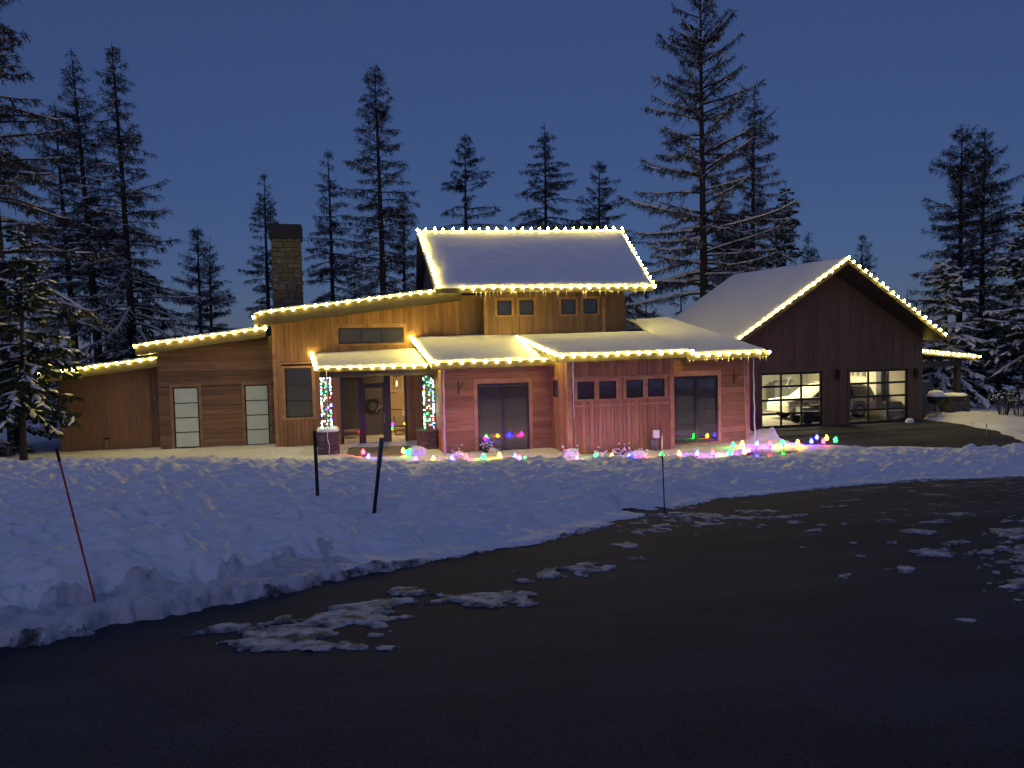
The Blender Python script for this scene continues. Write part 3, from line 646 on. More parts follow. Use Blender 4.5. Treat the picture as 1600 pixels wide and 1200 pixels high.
# roofs ----------------------------------------------------------------
def shed(pl, pr, Y, depth, th, snow=0.16, seed=0):
    a, c = P(*pl, Y), P(*pr, Y)
    return a, c, roof(house, [a, c, c + Vector((0, depth, 0)), a + Vector((0, depth, 0))], th, snow, nu=90, nv=14, seed=seed)
R1 = shed((62, 585), (252, 559.5), YW1 - 0.6, 7, 0.34, 0.15, 1)
R2 = shed((211, 541), (415, 513), YW2 - 0.7, 7, 0.36, 0.16, 2)
R3 = shed((396, 490.5), (721, 450), YD - 0.9, 6.0, 0.46, 0.15, 3)
# porch roof
pf = YPIER - 0.45
pr_ = roof(house, [P(495, 575.5, pf), P(668, 571, pf), P(662, 546, YD - 0.02), P(489, 554, YD - 0.02)], 0.14, 0.13, groove=0.03, seed=4)
bm_ = MB(); a, c = P(500, 585, pf + 0.25), P(680, 582, pf + 0.25); bm_.box(a.x, c.x, pf + 0.12, pf + 0.38, a.z - 0.12, a.z + 0.22); bm_.build('porch_beam', M['fascia'], house)
# bay A, B, C roofs
fA, fB, fC = YA - 0.75, YB - 0.75, YC - 0.75
EA0, EA1 = P(675, 567, fA), P(866, 561, fA)
backA = YU + 0.55
RA = roof(house, [EA0, EA1, P(862, 522, backA), P(644, 528.5, YD - 0.02)], 0.24, 0.14, groove=0.09, seed=5)
EB0, EB1 = P(869, 556.5, fB), P(1080, 549, fB)
RB = roof(house, [EB0, EB1, P(1010, 519.5, YU - 0.05), P(806, 526.5, YU - 0.05)], 0.22, 0.14, groove=0.09, seed=6)
EC0, EC1 = P(1074, 555.5, fC), P(1201, 549.5, fC)
RC = roof(house, [EC0, EC1, P(1038, 496, YC + 7.2), P(979, 500, YC + 7.2)], 0.2, 0.13, groove=0.09, seed=8)
# upper gable roof
fU, rU = YU - 0.8, YU + 3.3
UL, UR = P(680, 450.5, fU), P(1021, 447.5, fU); UTL, UTR = P(651, 365, rU), P(971.5, 363, rU)
RU = roof(house, [UL, UR, UTR, UTL], 0.2, 0.13, seed=9, nu=90, nv=30, side_edges=(1, 1, 1, 0))
bk = 2 * rU - fU
RUb = roof(house, [Vector((UR.x, bk, UR.z)), Vector((UL.x, bk, UL.z)), UTL + Vector((0, 0.01, 0)), UTR + Vector((0, 0.01, 0))], 0.2, 0.13, seed=10, side_edges=(1, 1, 1, 0))
xg = P(676, 430, YU).x + 0.25
g_ = Wall(house, (xg, bk - 0.7, 0), (0, -1, 0), (-1, 0, 0), bk - 0.7 - YU - 0.65, 3.5, [line((0, UL.z - 0.1), (bk - 0.7 - rU, UTL.z - 0.3)), line((bk - 0.7 - rU, UTL.z - 0.3), (bk - fU - 0.7, UL.z - 0.4))], mode='v', pitch=0.3, mat=M['wood_dark'])
xg2 = P(978, 480, YU + 0.25).x
g2_ = Wall(house, (xg2, YU + 0.3, 0), (0, 1, 0), (1, 0, 0), bk - YU - 1.2, 3.5, [line((0, UL.z - 0.5), (rU - YU - 0.3, UTL.z - 0.4)), line((rU - YU - 0.3, UTL.z - 0.4), (bk - fU - 1.3, UL.z - 0.3))], mode='v', pitch=0.3, mat=M['wood_dark'])
# exposed standing-seam metal beside the upper wall
s_ = MB(); q = [P(979, 522, YU), P(1032, 520, YU), P(1005, 507, YU + 2.6), P(979, 508, YU + 2.6)]
s_.hexa([p + Vector((0, 0, 0.2)) for p in q], [p - Vector((0, 0, 0.1)) for p in q]); mr = s_.build('metal_roof', M['metal_roof'], house)
for k in range(5):
    t = k / 5 + 0.1; sm = MB(); a = q[0].lerp(q[1], t) + Vector((0, 0, 0.22)); c = q[3].lerp(q[2], t) + Vector((0, 0, 0.22)); sm.tube([a, c], 0.02, 4); sm.build('seam', M['steel'], mr)
# icicles along the upper eave
icm = []
for L in (0.14, 0.24, 0.36):
    b = MB(); b.lathe((0, 0, -L), [(0.001, 0), (0.006, L * 0.4), (0.014, L)], 5); icm.append(b.mesh('icicle', M['ice'], smooth=True))
for k in range(46):
    t = random.random(); p = UL.lerp(UR, 0.12 + 0.86 * t) + Vector((0, -0.02 - 0.05 * random.random(), -0.16)); o = link('icicle', icm[random.choice((0, 0, 1, 1, 2))], RU, p - wpos(RU)); o.scale = (1, 1, random.uniform(0.7, 1.3))
for k in range(14):
    p = EC0.lerp(EC1, random.random()) + Vector((0, -0.03, -0.16)); o = link('icicle', icm[random.choice((0, 0, 1))], RC, p - wpos(RC))
# stones ---------------------------------------------------------------
def stones(core, x0, x1, y0, y1, z0, z1, rows, per, faces=('f', 'l', 'r')):
    """individual stones laid proud of a mortar core"""
    zs = np.linspace(z0, z1, rows + 1); zs[1:-1] += np.array([random.uniform(-0.32, 0.32) for _ in range(rows - 1)]) * (z1 - z0) / rows
    def one(pt, s0, s1, a, c, nrm):
        d = 0.02 + 0.035 * random.random(); g = 0.009; b = MB(); j = lambda: random.uniform(-0.022, 0.022)
        lo = [pt(s0 + g, a + g), pt(s1 - g, a + g), pt(s1 - g, c - g), pt(s0 + g, c - g)]
        hi = [pt(s0 + g + 0.014 + j(), a + g + 0.012 + j()), pt(s1 - g - 0.014 + j(), a + g + 0.012 + j()), pt(s1 - g - 0.014 + j(), c - g - 0.012 + j()), pt(s0 + g + 0.014 + j(), c - g - 0.012 + j())]
        b.hexa([p + nrm * d for p in hi], [p + nrm * 0.001 for p in lo]); b.build('stone', M[random.choice(('stone_a', 'stone_b', 'stone_c', 'stone_a'))], core)
    for f in faces:
        if f == 'f': pt, n, L = (lambda s, z: Vector((x0 + s, y0, z))), Vector((0, -1, 0)), x1 - x0
        elif f == 'l': pt, n, L = (lambda s, z: Vector((x0, y1 - s, z))), Vector((-1, 0, 0)), y1 - y0
        else: pt, n, L = (lambda s, z: Vector((x1, y0 + s, z))), Vector((1, 0, 0)), y1 - y0
        for r in range(rows):
            s = 0.0
            while s < L - 0.02:
                e = min(s + L / per * random.uniform(0.5, 1.9), L)
                if L - e < L / per * 0.4: e = L
                one(pt, s, e, zs[r], zs[r + 1], n); s = e
YCH = 33.5
a, c = P(424, 372, YCH), P(467.5, 372, YCH); zb = P(445, 478, YCH).z - 0.6
k_ = MB(); k_.box(a.x, c.x, YCH, YCH + 1.0, zb, a.z); chim = k_.build('chimney', M['mortar'], house)
stones(chim, a.x, c.x, YCH, YCH + 1.0, zb, a.z, 19, 3.6)
k_ = MB(); k_.box(a.x - 0.1, c.x + 0.1, YCH - 0.1, YCH + 1.1, a.z + 0.002, a.z + 0.62); k_.build('chimney_cap', M['black'], house)
# porch pillars
pillar = []
for (xl, xr, yt, px0, px1) in ((495.5, 530, 676, 502, 517), (654, 684.5, 673, 663, 678)):
    a, c = P(xl, 690, YPIER), P(xr, 690, YPIER); top = P(xl, yt, YPIER).z; wd = c.x - a.x
    k_ = MB(); k_.box(a.x + 0.04, c.x - 0.04, YPIER + 0.04, YPIER + wd - 0.04, -0.1, top - 0.08); pier = k_.build('pier', M['mortar'], house)
    stones(pier, a.x + 0.04, c.x - 0.04, YPIER + 0.04, YPIER + wd - 0.04, -0.1, top - 0.08, 5, 2.6)
    k_ = MB(); k_.box(a.x - 0.03, c.x + 0.03, YPIER - 0.03, YPIER + wd + 0.03, top - 0.078, top); k_.build('cap_stone', M['stone_a'], pier)
    p0, p1 = P(px0, 630, YPIER + wd / 2 - 0.15).x, P(px1, 630, YPIER + wd / 2 - 0.15).x; pc = YPIER + wd / 2
    k_ = MB(); zt = P(px0, 588, YPIER).z; k_.box(p0 + 0.05, p1 - 0.05, pc - 0.14, pc + 0.14, top + 0.002, zt); k_.build('porch_post', M['wood_dark'], house)
    pillar.append((p0, p1, pc, top, zt))
    if xl < 600:    # snow on the left pier
        b = MB(); n = 10
        prof = [(1.0, 0.0), (1.02, 0.05), (0.93, 0.11), (0.6, 0.145), (0.05, 0.15)]
        vs = []; N = 20; cx, cy = (a.x + c.x) / 2, YPIER + wd / 2
        for r, z in prof:
            for k in range(N):
                t = 2 * math.pi * k / N; q = wd / 2 * r * 1.02 / max(abs(math.cos(t)), abs(math.sin(t))) ** 0.85; vs.append((cx + q * math.cos(t), cy + q * math.sin(t), top + 0.003 + z * (1 + 0.25 * math.sin(3 * t))))
        b.add(vs, [(i * N + k, i * N + (k + 1) % N, (i + 1) * N + (k + 1) % N, (i + 1) * N + k) for i in range(4) for k in range(N)] + [tuple(4 * N + k for k in range(N))]); b.build('snow_cap', M['snow'], pier, smooth=True)
k_ = MB(); a, c = P(535, 700, YD - 0.1), P(690, 700, YD - 0.1); k_.box(a.x - 1.2, xA0 - 0.02, YPIER - 0.2, YD - 0.01, -0.1, 0.015); k_.build('porch_floor', M['concrete'], house)

# ------------------------------------------------------------------ the garage
gar = thing('garage', (P(1303, 660, YG).x, YG, 0), 'brown gabled garage with two lit glass doors at the right of the house', 'garage')
gx0 = P(1160, 640, YG).x; gx1 = P(1441, 620, YG).x
fG = YG - 1.3
PK = P(1326, 405, fG); ERt = P(1477, 524, fG + 0.3)
left_on = P(1160, 529, fG + 0.2); tl = (PK.z - ERt.z) / (PK.z - left_on.z)
ELt = PK + (left_on - PK) * tl; ELt.y = fG + 0.3
dz = PK.z - CAM.z
dirb = ray(1141, 433); PB = CAM + dirb * (dz / dirb.z); back = PB - PK
ELb, ERb = ELt + back, ERt + back
lg = (PK.x, PK.z)
gw_ = front_wall(gar, YG, 1160, 1441, -0.1, [], [(1189.5, 1284.3, 582, 665.2, 0.0), (1327.5, 1418, 577.8, 659.5, 0.0)], mode=None) if False else None
O = Vector((gx0, YG, 0)); L = gx1 - gx0
def gloc(x, y): p = P(x, y, YG); return (p.x - gx0, p.z)
gops = []
for (xa, xb, ya, yb) in ((1189.5, 1284.3, 582, 665.0), (1327.5, 1418, 577.6, 659.2)):
    p, q = gloc(xa, (ya + yb) / 2), gloc(xb, (ya + yb) / 2); gops.append((p[0], q[0], 0.0, gloc((xa + xb) / 2, ya)[1]))
th = 0.22
tl_ = line((PK.x - gx0, PK.z - th), (ELt.x - gx0, ELt.z - th)); tr_ = line((PK.x - gx0, PK.z - th), (ERt.x - gx0, ERt.z - th))
wg = Wall(gar, O, (1, 0, 0), (0, -1, 0), L, -0.1, [tl_, tr_], gops, mode='v', pitch=0.30, mat=M['wood_dark'], th=0.012)
wgr = Wall(gar, (gx1, YG, 0), (0, 1, 0), (1, 0, 0), 8.6, -0.1, [line((0, ERt.z - 0.05), (9, ERt.z - 0.05))], mode='v', pitch=0.30, mat=M['wood_dark'])
for o in gops:
    s0, s1, z0, z1 = o; b = MB(); cols, rows = 3, 4; fr = 0.07; mu_ = 0.035
    xs = np.linspace(s0, s1, cols + 1); zs = np.linspace(z0, z1, rows + 1)
    for i, x in enumerate(xs): wg.box(b, x - (0 if i == 0 else mu_ if i < cols else fr), x + (fr if i == 0 else mu_ if i < cols else 0), z0, z1, -0.11, -0.03)
    for j, z in enumerate(zs):
        for i in range(cols): wg.box(b, xs[i] + (fr if i == 0 else mu_), xs[i + 1] - (mu_ if i < cols - 1 else fr), z - (0 if j == 0 else 0.05 if j < rows else 0.09), z + (0.09 if j == 0 else 0.05 if j < rows else 0), -0.108, -0.032)
    gd = b.build('garage_door', M['frame'], gar)
    for i in range(cols):
        for j in range(rows):
            p = MB(); wg.box(p, xs[i] + (fr if i == 0 else mu_) - 0.01, xs[i + 1] - (mu_ if i < cols - 1 else fr) + 0.01, zs[j] + (0.09 if j == 0 else 0.05) - 0.01, zs[j + 1] - (0.05 if j < rows - 1 else 0.09) + 0.01, -0.074, -0.066); p.build('pane', M['glass'], gd)
    t = MB(); wg.box(t, s0 - 0.14, s0 - 0.002, -0.05, z1, 0.001, 0.05); wg.box(t, s1 + 0.002, s1 + 0.14, -0.05, z1, 0.001, 0.05); wg.box(t, s0 - 0.14, s1 + 0.14, z1 + 0.002, z1 + 0.15, 0.001, 0.055); t.build('trim', M['wood_dark'], gd)
roof(gar, [ELt, PK, PB, ELb], 0.2, 0.13, seed=11, nu=50, nv=40, side_edges=(1, 0, 1, 1))
roof(gar, [PK + Vector((0.01, 0, 0)), ERt, ERb, PB + Vector((0.01, 0, 0))], 0.2, 0.13, seed=12, nu=40, nv=30, side_edges=(0, 1, 1, 1))
# inside of the garage
GD = 8.6; zc_ = 3.25
r_ = MB(); r_.box(gx0, gx1 - 0.13, YG + 0.13, YG + GD, -0.12, -0.003, 0); r_.box(gx0 + 0.1, gx1 - 0.13, YG + 0.13, YG + GD, zc_, zc_ + 0.1, 1); xmid = P(1310, 620, YG + GD).x
r_.box(gx0, xmid, YG + GD, YG + GD + 0.1, 0, zc_, 2); r_.box(xmid, gx1 - 0.13, YG + GD, YG + GD + 0.1, 0, zc_, 1); r_.box(gx0, gx0 + 0.1, YG + 0.13, YG + GD, 0, zc_, 1); r_.box(gx1 - 0.2, gx1 - 0.13, YG + 0.13, YG + GD, 0, zc_, 1)
r_.build('interior', [M['concrete'], M['plaster'], M['plaster2']], gar)
def area(name, loc, sx, sy, power, c, parent=None):
    ld = bpy.data.lights.new(name, 'AREA'); ld.shape = 'RECTANGLE'; ld.size = sx; ld.size_y = sy; ld.energy = power; ld.color = c
    o = bpy.data.objects.new(name, ld); col.objects.link(o); o.location = loc; return o
for k in range(2):
    cx = gx0 + L * (0.3 + 0.42 * k); cy = YG + 4.4
    t = thing('ceiling_light', (cx, cy, zc_), ['long ceiling light panel above the front of the white car in the garage', 'long ceiling light panel over the right half of the garage'][k], 'ceiling light', 'garage ceiling lights')
    b = MB(); b.box(cx - 0.8, cx + 0.8, cy - 0.12, cy + 0.12, zc_ - 0.06, zc_ - 0.003); b.build('housing', M['white'], t)
    b = MB(); b.box(cx - 0.76, cx + 0.76, cy - 0.09, cy + 0.09, zc_ - 0.075, zc_ - 0.062); b.build('tube', emit('tube_light', (1, 0.83, 0.5), 6), t)
    la = area('lamp', Vector((cx, cy, zc_ - 0.09)), 1.5, 0.18, 420, (1, 0.84, 0.52)); la.parent = t; la.location = (0, 0, -0.09)
# wall lamps
for k, (x, y) in enumerate(((1309, 585), (1431, 583))):
    p = P(x, y, YG - 0.1); t = thing('wall_lamp', p, ['unlit black cylinder wall lamp between the two garage doors', 'unlit black cylinder wall lamp at the right corner of the garage'][k], 'wall lamp', 'wall lamps beside the garage doors')
    b = MB(); b.lathe((p.x, p.y - 0.03, p.z - 0.24), [(0.05, 0), (0.09, 0.02), (0.09, 0.44), (0.03, 0.48)], 12); b.build('shade', M['black'], t); b = MB(); b.box(p.x - 0.04, p.x + 0.04, p.y + 0.05, p.y + 0.085, p.z - 0.09, p.z + 0.1); b.build('wall_plate', M['black'], t)
# ------------------------------------------------------------------ string lights
def bulb_mesh(name, r, L, mat, n=7):
    b = MB(); b.lathe((0, 0, 0), [(r * 0.45, 0.0), (r * 0.95, L * 0.22), (r, L * 0.38), (r * 0.72, L * 0.66), (r * 0.2, L)], n); return b.mesh(name, mat, smooth=True)
BW = bulb_mesh('roof_bulb', 0.05, 0.12, LC['warm'])
def strand(label, pts, spacing=0.41, first=0.0, down=True, off=Vector((0, -0.07, 0.07)), last=True):
    pts = [Vector(p) for p in pts]; t = thing('string_lights', pts[0], label, 'string lights', 'warm white roof string lights')
    seg = [(pts[i], pts[i + 1], (pts[i + 1] - pts[i]).length) for i in range(len(pts) - 1)]; tot = sum(s[2] for s in seg)
    def at(d):
        for a, b, L in seg:
            if d <= L: return a.lerp(b, d / L)
            d -= L
        return seg[-1][1]
    wire = [at(tot * k / 60) + off + Vector((0, 0, 0.012 * math.sin(k * 2.1))) for k in range(61)]
    b = MB(); b.tube(wire, 0.007, 4); b.build('wire', M['black'], t)
    n = max(1, round((tot - first) / spacing))
    for k in range(n + (1 if last else 0)):
        p = at(first + (tot - first) * k / n) + off
        o = link('bulb', BW, t, p - pts[0] + Vector((random.uniform(-.02, .02), random.uniform(-.01, .01), random.uniform(-.015, .015)))); sc_ = random.uniform(0.84, 1.14); o.scale = (sc_, sc_, sc_); o.rotation_euler = (math.pi + random.uniform(-0.35, 0.35) if down else random.uniform(-0.3, 0.3), random.uniform(-0.35, 0.35), 0)
    return t
up = Vector((0, 0, 0.03))
strand('warm string lights along the lowest, leftmost roof edge behind the spruce', [R1[0], R1[1]])
strand('warm string lights along the roof edge over the two pale narrow windows', [R2[0], R2[1]], off=Vector((0, -0.07, 0.06)))
strand('warm string lights along the long rising roof edge of the tall block beside the chimney', [P(402, 512, YD - 0.9), R3[0], R3[1]], off=Vector((-0.02, -0.07, 0.06)))
strand('warm string lights along the porch eave between the two wrapped pillars', [P(495, 575.5, pf), P(664, 571, pf)], off=Vector((0, -0.075, 0.05)))
strand('short warm string lights up the left side of the porch roof', [P(494, 574, pf), P(488.5, 552, YD - 0.1)], off=Vector((-0.05, 0, 0.04)), spacing=0.75)
strand('warm string lights up the slanted left edge of the roof right of the porch', [EA0, P(644, 529, YD - 0.1)], off=Vector((-0.05, 0, 0.10)), spacing=0.38)
strand('warm string lights along the eave above the left sliding door', [EA0, EA1], off=Vector((0, -0.075, 0.05)), first=0.2)
strand('warm string lights up the slanted roof edge between the two eaves at the middle', [EB0, P(806, 527.5, YU - 0.1)], off=Vector((-0.05, 0, 0.12)), spacing=0.36)
strand('warm string lights along the eave above the four square lower windows', [EB0, EB1], off=Vector((0, -0.075, 0.05)), first=0.2)
strand('warm string lights along the eave above the right sliding door', [EC0, EC1], off=Vector((0, -0.075, 0.05)))
strand('warm string lights along the ridge of the upper roof', [UTL, UTR], down=False, off=Vector((0, -0.03, 0.14)))
strand('warm string lights down the left edge of the upper roof', [UTL, UL], off=Vector((0.12, -0.06, 0.15)), spacing=0.36)
strand('warm string lights down the right edge of the upper roof', [UTR, UR], off=Vector((0.06, -0.02, 0.07)), spacing=0.36)
strand('warm string lights with icicles along the eave of the upper roof', [UL.lerp(UR, 0.12), UR], off=Vector((0, -0.08, 0.04)))
strand('warm string lights down the left slope of the garage gable', [PK, ELt], off=Vector((0, -0.015, 0.13)), spacing=0.36)
strand('warm string lights down the right slope of the garage gable', [PK, ERt], off=Vector((0, -0.015, 0.13)), spacing=0.36, first=0.36)
# mini lights wrapped round the porch posts
for i, (p0, p1, pc, zl, zt) in enumerate(pillar):
    t = thing('pillar_lights', ((p0 + p1) / 2, pc, zl), ['multicoloured mini lights wrapped round the left porch post above the snow capped pier', 'multicoloured mini lights wrapped round the right porch post beside the lap siding'][i], 'string lights', 'multicoloured lights on the porch posts')
    cx = (p0 + p1) / 2; hw = (p1 - p0) / 2; H = zt - zl; path = []; turns = 9
    for k in range(turns * 16 + 1):
        a = 2 * math.pi * k / 16; q = 1 / max(abs(math.cos(a)), abs(math.sin(a))) ** 0.8; path.append(Vector((cx + hw * 0.98 * q * math.cos(a), pc + 0.19 * q * math.sin(a), zl + 0.04 + (H - 0.08) * k / (turns * 16))))
    b = MB(); b.tube(path, 0.005, 3); b.build('wire', M['black'], t)
    bms = {k: bulb_mesh('mini_' + k, 0.021, 0.05, MINI[k], 5) for k in MINI} if i == 0 else bms
    for k in range(150):
        q = path[int(random.random() * (len(path) - 1))]; o = link('bulb', bms[random.choice(('blue', 'green', 'gold', 'pink', 'white', 'white', 'white', 'green', 'green', 'blue'))], t, q + Vector((random.uniform(-0.015, 0.015), random.uniform(-0.02, 0), random.uniform(-0.09, 0.09))) - wpos(t)); o.rotation_euler = (random.uniform(0, 6), random.uniform(0, 6), 0)

# ------------------------------------------------------------------ coloured stake lights
SB = {k: bulb_mesh('stake_bulb_' + k, 0.066, 0.18, LC[k], 9) for k in ('red', 'green', 'blue', 'orange', 'pink', 'purple')}
b = MB(); b.lathe((0, 0, 0), [(0.012, -0.35), (0.012, -0.02), (0.03, -0.01), (0.03, 0.03), (0.02, 0.035)], 6); STK = b.mesh('stake', M['black'])
stakes = [
 (567.5, 707, 'red', 'red bulb stake light on the snow in front of the front door, leftmost of all'), (575, 714, 'blue', 'blue bulb stake light leaning just right of the leftmost red one'),
 (630, 705, 'orange', 'orange stake light at the left foot of the snowy shrub by the right pier'), (637, 708, 'green', 'pale green stake light beside an orange one at the shrub by the right pier'), (649, 719, 'purple', 'purple stake light in the snow below the shrub by the right pier'),
 (677, 718, 'orange', 'orange stake light at the foot of the right stone pier'), (706, 717, 'blue', 'blue stake light at the left end of the lap-sided wall left of the sliding door'), (729, 715, 'red', 'red stake light left of the left sliding door under the wall bracket'),
 (755, 714, 'green', 'green stake light below the left edge of the left sliding door'), (764, 699, 'blue', 'blue stake light close to the glass of the left sliding door, higher than its neighbours'), (781, 712, 'orange', 'orange stake light before the middle of the left sliding door'),
 (805, 714, 'blue', 'blue stake light before the right half of the left sliding door'), (811, 717, 'pink', 'small pink stake light just right of a blue one below the left sliding door'), (820, 719, 'green', 'green stake light below the right edge of the left sliding door'),
 (848, 719, 'orange', 'orange stake light on the lit snow right of the left sliding door'), (876, 719, 'blue', 'blue stake light before the inner corner, left of the round snow mound'), (902, 718, 'pink', 'pink stake light in front of the round snow mound by the board wall'),
 (931, 714, 'green', 'green stake light under the gap between the first two square windows'), (956, 714, 'orange', 'orange stake light under the second square window from the left'), (983, 714, 'blue', 'blue stake light under the third square window from the left'),
 (1008, 714, 'red', 'red stake light left of the utility post'), (1034, 712, 'green', 'green stake light right beside the utility post'), (1062, 710, 'orange', 'large orange stake light at the left edge of the right sliding door'),
 (1089, 709, 'blue', 'blue stake light before the middle of the right sliding door'), (1115, 708, 'red', 'red stake light before the right panel of the right sliding door'), (1141, 707, 'green', 'green stake light in the front row below the right wall bracket'),
 (1164, 706, 'orange', 'orange stake light in the front row at the house corner'), (1170, 704, 'purple', 'purple stake light touching the orange one at the house corner'), (1146, 696, 'green', 'green stake light in the back row against the wall right of the right sliding door'),
 (1159, 694, 'orange', 'orange stake light in the back row against the house corner'), (1182, 694, 'blue', 'blue stake light at the rain chain behind the wet walk'), (1203, 694, 'red', 'red stake light mirrored in the middle of the wet walk'),
 (1224, 692, 'green', 'green stake light mirrored at the right of the wet walk'), (1246, 692, 'orange', 'orange stake light at the right end of the wet walk below the left garage door'), (1268, 690, 'blue', 'blue stake light, lower of two blue ones before the left garage door'),
 (1276, 684, 'blue', 'blue stake light, upper of two blue ones before the left garage door'), (1287, 690, 'red', 'red stake light between blue and orange ones at the far right end'), (1292, 685, 'orange', 'orange stake light at the far right end before the garage wall between the doors'),
 (1305, 688, 'green', 'green stake light, rightmost of all, at the edge of the driveway')]
for x, y, c, lab in stakes:
    p = G(x, y, 0.24); t = thing('stake_light', p - Vector((0, 0, 0.09)), lab, 'stake light', 'coloured bulb stake lights along the walk')
    t.rotation_euler = (random.uniform(-0.08, 0.08), random.uniform(-0.15, 0.15), 0)
    link('bulb', SB[c], t, (0, 0, 0.03)); link('stake', STK, t, (0, 0, 0))

# ------------------------------------------------------------------ smaller things on and round the house
def hook(px, py, Y, lab):
    p = P(px, py, Y - 0.04); t = thing('hanging_bracket', p, lab, 'bracket', 'plant brackets on the lap siding')
    b = MB(); b.tube([p + Vector((0, 0, 0.24)), p - Vector((0, 0, 0.24))], 0.018, 6); b.build('upright', M['black'], t)
    b = MB(); b.tube([p + Vector((0, 0, -0.05)), p + Vector((0.07, -0.1, 0.02)), p + Vector((0.13, -0.2, 0.16)), p + Vector((0.12, -0.22, 0.22))], 0.012, 6); b.build('arm', M['black'], t)
hook(716.5, 606, YA - 0.03, 'black iron plant bracket on the wall left of the left sliding door'); hook(1147, 590, YC - 0.03, 'black iron plant bracket on the wall right of the right sliding door')
def chain(px, y0, y1, Y, lab, r=0.03, tip=True):
    a, c = P(px, y0, Y), P(px + (y1 - y0) * 0.02, y1, Y); n = 46; t = thing('rain_chain', a, lab, 'rain chain', 'ice coated rain chains hanging from the eaves')
    b = MB(); pts = [a.lerp(c, k / n) + Vector((0.012 * math.sin(k * 0.5), 0, 0)) for k in range(n + 1)]
    b.tube(pts, [r * (0.62 + 0.38 * abs(math.sin(k * 0.9)) + 0.25 * random.random()) * ((1 - k / n) * 0.8 + 0.2 if tip else 1) for k in range(n + 1)], 7); b.build('ice_coat', M['ice'], t, smooth=True)
    b = MB()
    for k in range(0, n, 2):
        p = a.lerp(c, (k + 0.5) / n); q = Vector((0.035, 0, 0)) if k % 4 else Vector((0, 0.035, 0)); b.tube([p + q * 0.6 + Vector((0, 0, 0.05)), p + q * 0.6 - Vector((0, 0, 0.05))], 0.006, 4)
    b.build('links', M['steel'], t)
chain(692.5, 573, 712, YA - 0.55, 'ice coated rain chain at the left corner beside the right porch post', 0.026, False); chain(895, 563, 655, YB - 0.55, 'tapering ice coated rain chain left of the square windows', 0.034); chain(1177, 558, 688, YC - 0.3, 'long ice coated rain chain at the right corner by the garage', 0.03, False)
a, c = P(1167, 553, YC - 0.5), P(1166.5, 690, YC - 0.12); t = thing('power_cord', a, 'thin brown cord hanging down the right corner of the house', 'cord'); b = MB(); b.tube([a, a.lerp(c, 0.1) + Vector((0, 0.2, 0)), c], 0.012, 5); b.build('cord', M['pale'], t)
a = P(510, 580, pf - 0.02); c = P(512, 672, YPIER - 0.08); t = thing('extension_cord', a, 'pale extension cord running down the left porch post and pier', 'cord'); b = MB(); b.tube([a, a.lerp(c, .5) + Vector((0.01, -0.02, 0)), c + Vector((0, -0.05, 0.05)), c + Vector((-0.02, -0.06, -0.3)), c + Vector((0.05, -0.08, -0.55)), c + Vector((0.02, -0.08, -0.95))], 0.013, 5); b.build('cord', M['white'], t)
# utility post
p = P(1026, 700, YB - 0.25); gx, gy = p.x, p.y; t = thing('utility_post', (gx, gy, 0), 'pale meter box and grey pipe standing against the vertical board wall', 'meter post')
zz = lambda y: P(1026, y, YB - 0.25).z
xx = lambda x: P(x, 690, YB - 0.25).x
b = MB(); b.box(xx(1020.5), xx(1029.5), gy - 0.06, gy + 0.06, zz(684), zz(672)); b.build('meter_box', M['white'], t)
b = MB(); b.box(xx(1023.5), xx(1026.8), gy - 0.02, gy + 0.05, -0.1, zz(684.2)); b.build('post', M['grey'], t)
b = MB(); b.box(xx(1016.5), xx(1022), gy - 0.05, gy + 0.04, zz(697), zz(687)); b.build('valve_box', M['grey'], t)
b = MB(); b.tube([(xx(1034), gy, -0.1), (xx(1034), gy, zz(681))], 0.045, 8); b.build('pipe', M['steel'], t)
b = MB(); b.tube([(xx(1031), gy + 0.02, -0.1), (xx(1031), gy + 0.02, zz(661))], 0.012, 6); b.build('rod', M['black'], t)
p = P(167, 690, YW1 - 0.12); t = thing('hose_bib', p, 'capped pipe sticking up before the left end wing wall', 'pipe'); b = MB(); b.tube([(p.x, p.y, 0), (p.x, p.y, p.z + 0.1)], 0.035, 8); b.build('riser', M['steel'], t); b = MB(); b.tube([(p.x - 0.1, p.y, p.z + 0.12), (p.x + 0.1, p.y, p.z + 0.12)], 0.04, 8); b.build('valve', M['black'], t)
p = P(242, 622, YW1 - 0.05); t = thing('outdoor_outlet', p, 'small dark electric box high on the left end wing wall', 'electric box'); b = MB(); b.box(p.x - 0.09, p.x + 0.09, p.y - 0.04, p.y + 0.03, p.z - 0.06, p.z + 0.06); b.build('cover', M['grey'], t); b = MB(); b.box(p.x - 0.03, p.x + 0.03, p.y - 0.06, p.y - 0.041, p.z - 0.03, p.z + 0.03); b.build('lid', M['steel'], t)
